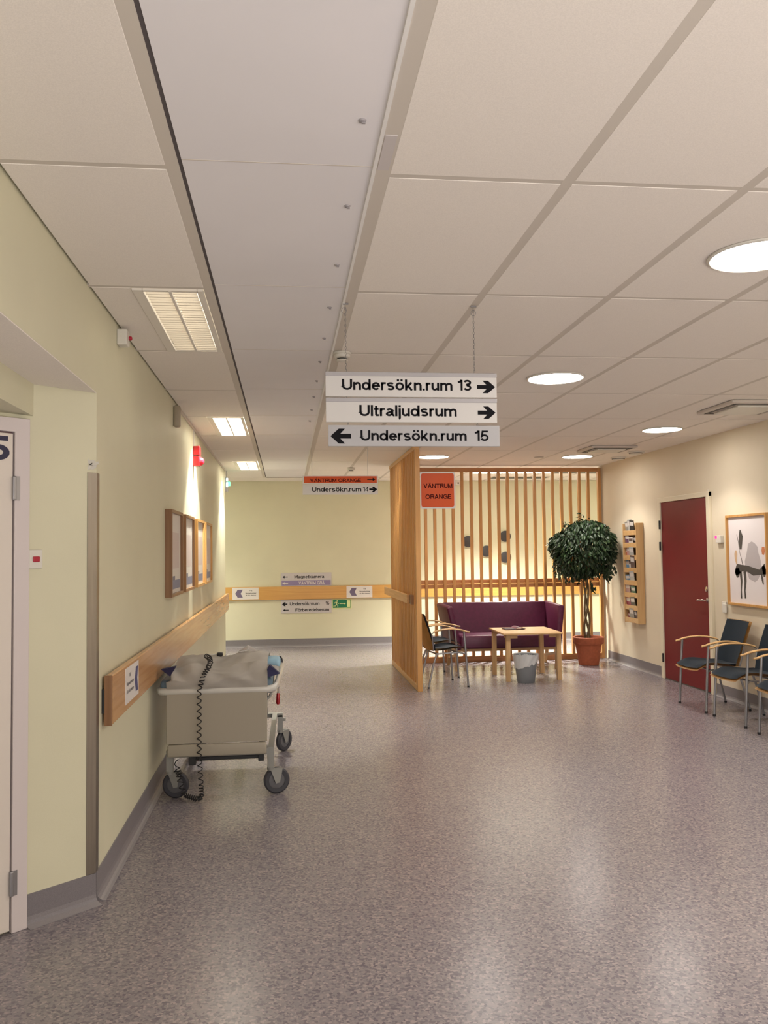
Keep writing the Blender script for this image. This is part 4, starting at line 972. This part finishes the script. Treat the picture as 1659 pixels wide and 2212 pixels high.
def lin(u_, v_):
    a_ = 2*PI*u_; k_ = int(u_*32) % 32; hem = 0.205+0.045*math.cos(a_-0.2)+0.012*rnd[k_]
    if v_ < 0.3: q_ = v_/0.3; r_ = 0.128+0.014*q_; z = 0.27+0.062*q_+0.004*rnd[k_+16]
    else: q_ = (v_-0.3)/0.7; z = 0.332+(hem-0.332)*q_; r_ = 0.101+0.041*(z/0.315)+0.006+0.003*rnd[(k_*7) % 64]+0.004*math.sin(9*a_+5*q_)
    return Vector((2.74+r_*math.cos(a_), 9.72+r_*math.sin(a_), z))
m.grid(lin, 64, 12); m.build('liner', LINER, t, True)

# ------------------------------------------------------------------ potted tree
PX2, PY2 = 3.965, 11.03
t = thing('potted_tree', 'round-headed weeping fig tree in a terracotta pot in the corner', 'plant', (PX2, PY2, 0))
m = MB(); m.lathe([(0.125, 0.0), (0.130, 0.004), (0.172, 0.275), (0.192, 0.278), (0.200, 0.290), (0.205, 0.340), (0.203, 0.362), (0.194, 0.368), (0.182, 0.364), (0.176, 0.33), (0.17, 0.322), (0.001, 0.32)], (PX2, PY2, 0), 40, cap=False); m.build('pot', TERRA, t, True)
m = MB(); m.lathe([(0.174, 0.325), (0.174, 0.332), (0.10, 0.340), (0.002, 0.342)], (PX2, PY2, 0), 24); m.build('soil', SOIL, t, True)
m = MB()
for ph_ in (0, 2.1, 4.2):
    pts = [(PX2-0.012+0.030*math.cos(ph_+zz*6.5)*(1+0.3*math.sin(zz*9)), PY2+0.026*math.sin(ph_+zz*6.5), 0.33+zz) for zz in [k_*0.04 for k_ in range(24)]]
    m.tube(pts, [0.016-0.004*k_/23 for k_ in range(24)], 8)
for k_ in range(26):
    a_ = random.uniform(0, 2*PI); r_ = random.uniform(0.15, 0.36); zt_ = random.uniform(1.35, 1.86)
    m.tube([(PX2-0.01, PY2, 1.20), (PX2+0.4*r_*math.cos(a_), PY2+0.4*r_*math.sin(a_), (1.25+zt_)/2+0.05), (PX2+r_*math.cos(a_), PY2+r_*math.sin(a_), zt_)], [0.010, 0.006, 0.003], 5)
m.build('trunk', BARK, t, True)
m = MB()
def leaf_at(p, dr, L_, W_, mi):
    dr = dr.normalized(); sd = dr.cross(ZV)
    if sd.length < 0.1: sd = XV.copy()
    sd = (sd.normalized()*math.cos(random.uniform(-1, 1)) + dr.cross(sd).normalized()*math.sin(random.uniform(-1, 1))).normalized()
    n_ = sd.cross(dr).normalized()
    a = m.bm.verts.new(p); t1 = m.bm.verts.new(p+dr*L_-n_*L_*0.15)
    c1 = m.bm.verts.new(p+dr*L_*0.45+n_*0.003); 
    l1 = m.bm.verts.new(p+dr*L_*0.42+sd*W_/2-n_*0.006); r1_ = m.bm.verts.new(p+dr*L_*0.42-sd*W_/2-n_*0.006)
    for f in ((a, r1_, c1), (r1_, t1, c1), (t1, l1, c1), (l1, a, c1)):
        f_ = m.bm.faces.new(f); f_.material_index = mi
def env(dirv):
    # canopy radius by direction
    z = dirv.z
    return Vector((0.445, 0.41, 0.33 if z > 0 else 0.40))
cc = Vector((PX2-0.03, PY2-0.01, 1.565)); random.seed(21)
lobes = [(Vector((random.gauss(0, 1), random.gauss(0, 1), random.gauss(0.1, 0.8))).normalized(), random.uniform(-0.10, 0.13)) for _ in range(26)]
cnt = 0
while cnt < 3600:
    d_ = Vector((random.gauss(0, 1), random.gauss(0, 1), random.gauss(0.05, 1))).normalized()
    e_ = env(d_); rr = random.uniform(0.58, 1.0)**0.6
    bmp = 1.0+sum(q_*max(0, d_.dot(l_)-0.80)/0.2 for l_, q_ in lobes)
    p = cc+Vector((d_.x*e_.x, d_.y*e_.y, d_.z*e_.z))*rr*min(1.10, bmp)
    if d_.z < -0.55 and random.random() < 0.62: continue
    if p.x > RW-0.09 or p.y > SY-0.03 or p.z < 1.12: continue
    out = Vector((d_.x, d_.y, 0))*random.uniform(0.2, 0.9)+Vector((random.uniform(-.5, .5), random.uniform(-.5, .5), -random.uniform(0.3, 1.0)))
    leaf_at(p, out, random.uniform(0.055, 0.085), random.uniform(0.032, 0.048), random.choices((0, 1, 2), (0.5, 0.38, 0.12))[0]); cnt += 1
# drooping strands below and a few sprigs above
for k_ in range(70):
    a_ = random.uniform(0, 2*PI); r_ = random.uniform(0.12, 0.43); p0 = cc+Vector((r_*math.cos(a_), r_*0.92*math.sin(a_), -0.30+0.1*random.random()))
    ln = random.uniform(0.06, 0.20)
    if p0.x > RW-0.06 or p0.y > SY-0.05: continue
    for j in range(int(ln/0.018)):
        p = p0+Vector((random.uniform(-.012, .012), random.uniform(-.012, .012), -0.018*j)); leaf_at(p, Vector((random.uniform(-1, 1), random.uniform(-1, 1), -1.0)), 0.068, 0.040, random.choice((0, 1)))
for (ax, az, n_) in ((-0.02, 0.43, 22), (0.03, 0.38, 14), (-0.26, 0.33, 16), (0.20, 0.31, 12)):
    for j in range(n_):
        p = cc+Vector((ax+random.uniform(-0.045, 0.045), random.uniform(-0.05, 0.05), az-random.uniform(0, 0.13))); leaf_at(p, Vector((random.uniform(-1, 1), random.uniform(-1, 1), random.uniform(-0.6, 0.5))), 0.055, 0.028, random.choice((0, 1, 1, 2)))
for (x, z) in ((-0.16, 1.10), (-0.24, 1.14), (0.03, 1.06), (0.05, 1.02), (-0.14, 1.13), (0.02, 1.09), (0.06, 1.00)):
    for j in range(4): leaf_at(Vector((PX2+x+random.uniform(-.02, .02), PY2-0.1, z+random.uniform(-.03, .03))), Vector((random.uniform(-1, 1), -0.3, -0.8)), 0.062, 0.034, 0)
m.build('foliage', LEAF, t, 'notfix')

# ------------------------------------------------------------------ wheeled stretcher by the left wall
BX0, BX1, BY0, BY1 = -0.805, -0.085, 5.50, 6.66
t = thing('stretcher', 'wheeled hospital stretcher with grey blanket parked at the left wall', 'stretcher', (-0.44, 6.0, 0))
m = MB()
path = [(-0.775, BY1, 0.672), (-0.79, 6.0, 0.672), (-0.80, 5.56, 0.672), (-0.785, 5.515, 0.672), (-0.75, BY0, 0.672), (-0.5, BY0, 0.672), (-0.20, BY0, 0.671), (-0.12, BY0, 0.671), (-0.085, 5.52, 0.675), (-0.068, 5.60, 0.682), (-0.050, 5.90, 0.705), (-0.040, 6.30, 0.705), (-0.045, BY1, 0.700)]
m.tube(path, 0.018, 12, ry=0.023); m.build('push_rail', CREAMLT, t, True)
m = MB(); m.box(-0.77, -0.09, 5.53, BY1, 0.640, 0.668, 0.004); m.box(-0.74, -0.70, 5.55, 5.60, 0.26, 0.64); m.box(-0.18, -0.14, 5.55, 5.60, 0.26, 0.64); m.build('deck', GREYMET, t)
m = MB(); m.box(-0.792, -0.092, 5.515, BY1, 0.668, 0.742, 0.028, seg=4); m.build('mattress', BLUEM, t, True)
m = MB(); m.box(-0.747, -0.127, 5.488, 5.502, 0.349, 0.660, 0.003); pn = m.build('end_panel', CREAMMET, t)
m = MB(); m.box(-0.742, -0.132, 5.484, 5.510, 0.268, 0.345, 0.011, seg=3); m.build('lower_panel', CREAMMET, t, True)
m = MB(); m.box(-0.748, -0.126, 5.508, 5.60, 0.262, 0.30, 0.002); m.build('cross_beam', GREYMET, t)
m = MB(); m.box(-0.60, -0.15, 5.52, 5.55, 0.236, 0.258, 0.003); m.box(-0.615, -0.57, 5.505, 5.56, 0.212, 0.262, 0.003); m.box(-0.185, -0.150, 5.505, 5.56, 0.222, 0.262, 0.003); m.build('brake_bar', BLACK, t)
for x in (-0.735, -0.108):
    m = MB(); m.box(x-0.021, x+0.021, 5.54, 5.585, 0.165, 0.30, 0.003); m.build('leg', GREYMET, t)
    m = MB(); m.bar((x, 5.58, 0.270), (x+0.012, 6.68, 0.285), 0.034, 0.034); m.build('side_beam', GREYMET, t)
for x in (-0.72, -0.056):
    m = MB(); m.box(x-0.020, x+0.020, 6.68, 6.72, 0.158, 0.286, 0.003); m.build('leg', GREYMET, t)
m = MB(); m.box(-0.74, -0.036, 6.68, 6.72, 0.268, 0.300, 0.003); m.lathe([(0.013, 0.0), (0.013, 0.022)], (-0.036, 6.70, 0.250), 12, 'X'); m.build('rear_beam', GREYMET, t)
m = MB(); m.bar((-0.16, 5.65, 0.29), (-0.15, 6.6, 0.64), 0.030, 0.020); m.bar((-0.16, 6.6, 0.29), (-0.15, 5.65, 0.64), 0.030, 0.020); m.bar((-0.68, 5.65, 0.29), (-0.68, 6.6, 0.64), 0.030, 0.020); m.bar((-0.68, 6.6, 0.29), (-0.68, 5.65, 0.64), 0.030, 0.020); m.build('scissor_lift', GREYMET, t)
def caster(x, y, ang, lx, ly):
    root = MB(); root.lathe([(0.022, 0.150), (0.024, 0.172)], (lx, ly, 0), 16); 
    R_ = Matrix.Translation((x, y, 0.083)) @ Matrix.Rotation(ang, 4, 'Z')
    for s_ in (-1, 1):
        P = [(-0.045, 0.078), (0.035, 0.078), (0.016, -0.012), (-0.010, -0.016)]
        vs0 = set(root.bm.verts); root.plate(P, (0, s_*0.021-0.0015, 0), XV, ZV, 0.003); vs = [v for v in root.bm.verts if v not in vs0]; bmesh.ops.transform(root.bm, matrix=R_, verts=vs)
    vs = root.box(-0.045, 0.030, -0.021, 0.021, 0.070, 0.080); bmesh.ops.transform(root.bm, matrix=R_, verts=vs)
    fk = root.build('caster', GREYMET, t)
    mm = MB(); vs = mm.lathe([(0.052, -0.015), (0.074, -0.016), (0.083, -0.009), (0.083, 0.009), (0.074, 0.016), (0.052, 0.015)], (0, 0, 0), 36, 'Y', cap=False); bmesh.ops.transform(mm.bm, matrix=R_, verts=vs); mm.build('wheel', RUBBER, fk, True)
    mm = MB(); vs = mm.lathe([(0.054, -0.010), (0.046, -0.012), (0.018, -0.011), (0.014, -0.017), (0.014, 0.017), (0.018, 0.011), (0.046, 0.012), (0.054, 0.010)], (0, 0, 0), 36, 'Y'); bmesh.ops.transform(mm.bm, matrix=R_, verts=vs); mm.build('hub', HUB, fk, True)
caster(-0.072, 5.575, 0.25, -0.108, 5.56)
caster(-0.700, 5.570, -0.15, -0.735, 5.56)
caster(-0.028, 6.740, 0.85, -0.056, 6.70)
caster(-0.700, 6.740, 0.5, -0.72, 6.70)
m = MB(); m.tube([(-0.062, 5.93, 0.70), (-0.058, 5.94, 0.64), (-0.062, 5.95, 0.565)], 0.008, 8); lv = m.build('lever', CHROME, t, True)
m = MB(); m.tube([(-0.062, 5.95, 0.572), (-0.062, 5.95, 0.565), (-0.064, 5.95, 0.505), (-0.064, 5.95, 0.495)], [0.008, 0.012, 0.014, 0.009], 12); m.build('grip', REDP, lv, True)
m = MB(); m.tube([(-0.10, 5.85, 0.62), (-0.115, 5.80, 0.575), (-0.16, 5.78, 0.545)], 0.010, 8); m.build('hose', GREYMET, t, True)
m = MB(); m.tube([(-0.045, 6.42, 0.70), (-0.040, 6.40, 0.74), (-0.05, 6.36, 0.765)], 0.010, 8); m.box(-0.060, -0.030, 6.36, 6.42, 0.70, 0.745, 0.008); m.build('rail_joint', RUBBER, t, True)
# bedding: things lying on the stretcher
def hz(x):
    u_ = (x+0.745)/0.62
    return 0.815+0.012*math.exp(-((u_-0.25)/0.2)**2)-0.012*math.exp(-((u_-0.52)/0.09)**2)+0.030*math.exp(-((u_-0.82)/0.24)**2)
def blk(u_, v_):
    x = -0.745+0.622*u_+(0.030*(1-u_)**3 if v_ > 0.12 else 0); prof = [(5.488, 0.688), (5.486, 0.740), (5.498, 0.785), (5.535, 0.0), (5.64, 0.012), (5.80, 0.016), (6.0, 0.010), (6.18, -0.01), (6.30, -0.05)]
    k_ = v_*(len(prof)-1); i = min(int(k_), len(prof)-2); f_ = k_-i
    def pz(j):
        y, z = prof[j]; 
        if j >= 3: z = hz(x)+z
        return y, z
    (ya, za), (yb, zb_) = pz(i), pz(i+1); y = ya+(yb-ya)*f_; z = za+(zb_-za)*f_
    fold = 0.014*math.sin(13*u_+9*v_+2*math.sin(5*u_))*math.sin(PI*min(1, v_*1.4))+0.007*math.sin(29*u_-16*v_)*v_
    bul = 0.026*math.sin(PI*min(1, v_*3.2))*(0.6+0.4*math.sin(6*u_+0.8))+0.010*math.sin(17*u_+14*v_)*min(1, v_*8)*(u_ > 0.02)
    dr = 0.016*math.exp(-(((u_-0.35)-(v_*1.5))/0.10)**2)*(v_ < 0.6)
    return Vector((x, y-(bul+dr)*(v_ < 0.4), z+fold*(v_ > 0.05)))
m = MB(); m.grid(blk, 48, 48, 0.006); tag(m.build('blanket', BLANKET, None, True), 'rumpled light grey blanket draped over the stretcher', 'blanket')
m = MB()
for a in ([(-0.780, 0.814), (-0.692, 0.830), (-0.705, 0.800), (-0.722, 0.772)], [(-0.047, 0.767), (-0.108, 0.824), (-0.125, 0.800), (-0.120, 0.749)]):
    A = [m.bm.verts.new((p[0], 5.462+(0.02 if i == 0 else 0), p[1])) for i, p in enumerate(a)]; B_ = [m.bm.verts.new((p[0], 5.56, p[1]-0.004)) for p in a]
    m.bm.faces.new(A); m.bm.faces.new(B_[::-1])
    for i in range(4): m.bm.faces.new((A[i], A[(i+1) % 4], B_[(i+1) % 4], B_[i]))
m.box(-0.72, -0.135, 5.56, 5.98, 0.752, 0.79, 0.01)
tag(m.build('pad', NAVYPAD), 'navy blue folded pad with pointed corners sticking out under the blanket', 'pad')
m = MB(); vs = m.box(-0.19, -0.045, 5.98, 6.20, 0.735, 0.800, 0.030, seg=5); tag(m.build('pillow', LBLUE, None, True), 'small light blue pillow at the right side of the stretcher', 'pillow')
m = MB(); m.grid(lambda u_, v_: Vector((-0.20+0.145*u_, 5.62+0.34*v_, 0.748+0.016*math.sin(PI*u_)+0.004*math.sin(9*v_))), 10, 10, 0.004); tag(m.build('sheet', PAPER, None, True), 'crumpled white paper sheet beside the light blue pillow', 'sheet')
m = MB(); m.grid(lambda u_, v_: Vector((-0.33+0.13*u_, 5.93+0.03*v_+0.03*u_, 0.86+0.040*(1-abs(2*u_-1))*(0.3+0.7*v_))), 8, 4, 0.002); tag(m.build('paper_tissue', PAPER), 'white paper corner standing up behind the blanket', 'paper')
t = thing('hand_control', 'small black hand control on the far side of the stretcher', 'remote', (-0.45, 6.05, 0.80))
m = MB(); m.box(-0.475, -0.435, 5.94, 5.99, 0.828, 0.856, 0.010, seg=3); m.build('body', BLACK, t, True)
m = MB(); m.tube([(-0.56, 5.95, 0.842), (-0.475, 5.96, 0.842)], 0.005, 8); m.build('rod', WHITEP, t)

# coiled cable
def coil(mm, path, turns, rad, wire, seg=12):
    P = [Vector(p) for p in path]; 
    cum = [0]
    for i in range(len(P)-1): cum.append(cum[-1]+(P[i+1]-P[i]).length)
    tot = turns[-1]
    def at(s_):
        for i in range(len(P)-1):
            if s_ <= cum[i+1] or i == len(P)-2:
                f_ = (s_-cum[i])/(cum[i+1]-cum[i]); return P[i].lerp(P[i+1], f_), i+f_
    pts = []; N = int(tot*seg); 
    # turns[i]: cumulative turns at path point i
    for i in range(len(P)-1):
        n0, n1 = turns[i], turns[i+1]; k_ = max(2, int((n1-n0)*seg)); d_ = (P[i+1]-P[i]).normalized()
        u_ = Vector((1, 0, 0)) if abs(d_.x) < 0.8 else Vector((0, 0, 1)); u_ = (u_-d_*u_.dot(d_)).normalized(); v_ = d_.cross(u_)
        for j in range(k_):
            q_ = j/k_; th = 2*PI*(n0+(n1-n0)*q_); r_ = rad[i]+(rad[i+1]-rad[i])*q_
            pts.append(P[i].lerp(P[i+1], q_)+u_*r_*math.cos(th)+v_*r_*math.sin(th))
    mm.tube(pts, wire, 5)
m = MB()
coil(m, [(-0.525, 5.72, 0.862), (-0.495, 5.62, 0.862), (-0.480, 5.53, 0.845), (-0.490, 5.468, 0.815), (-0.518, 5.456, 0.770), (-0.538, 5.450, 0.700), (-0.543, 5.448, 0.660), (-0.545, 5.458, 0.30), (-0.533, 5.458, 0.10), (-0.528, 5.452, 0.030), (-0.555, 5.445, 0.020), (-0.635, 5.455, 0.048), (-0.645, 5.46, 0.07), (-0.665, 5.475, 0.15), (-0.68, 5.49, 0.20), (-0.69, 5.52, 0.25)],
     [0, 2.5, 5, 7.5, 11, 14, 15, 23.5, 28.5, 32.5, 36, 43, 44, 46, 49, 50], [0.014]*6+[0.013, 0.013, 0.014, 0.014, 0.015, 0.014, 0.016, 0.018, 0.015, 0.012], 0.0034)
tag(m.build('coiled_cable', BLACK, None, True), 'black coiled cable hanging over the stretcher end down to the floor', 'cable')
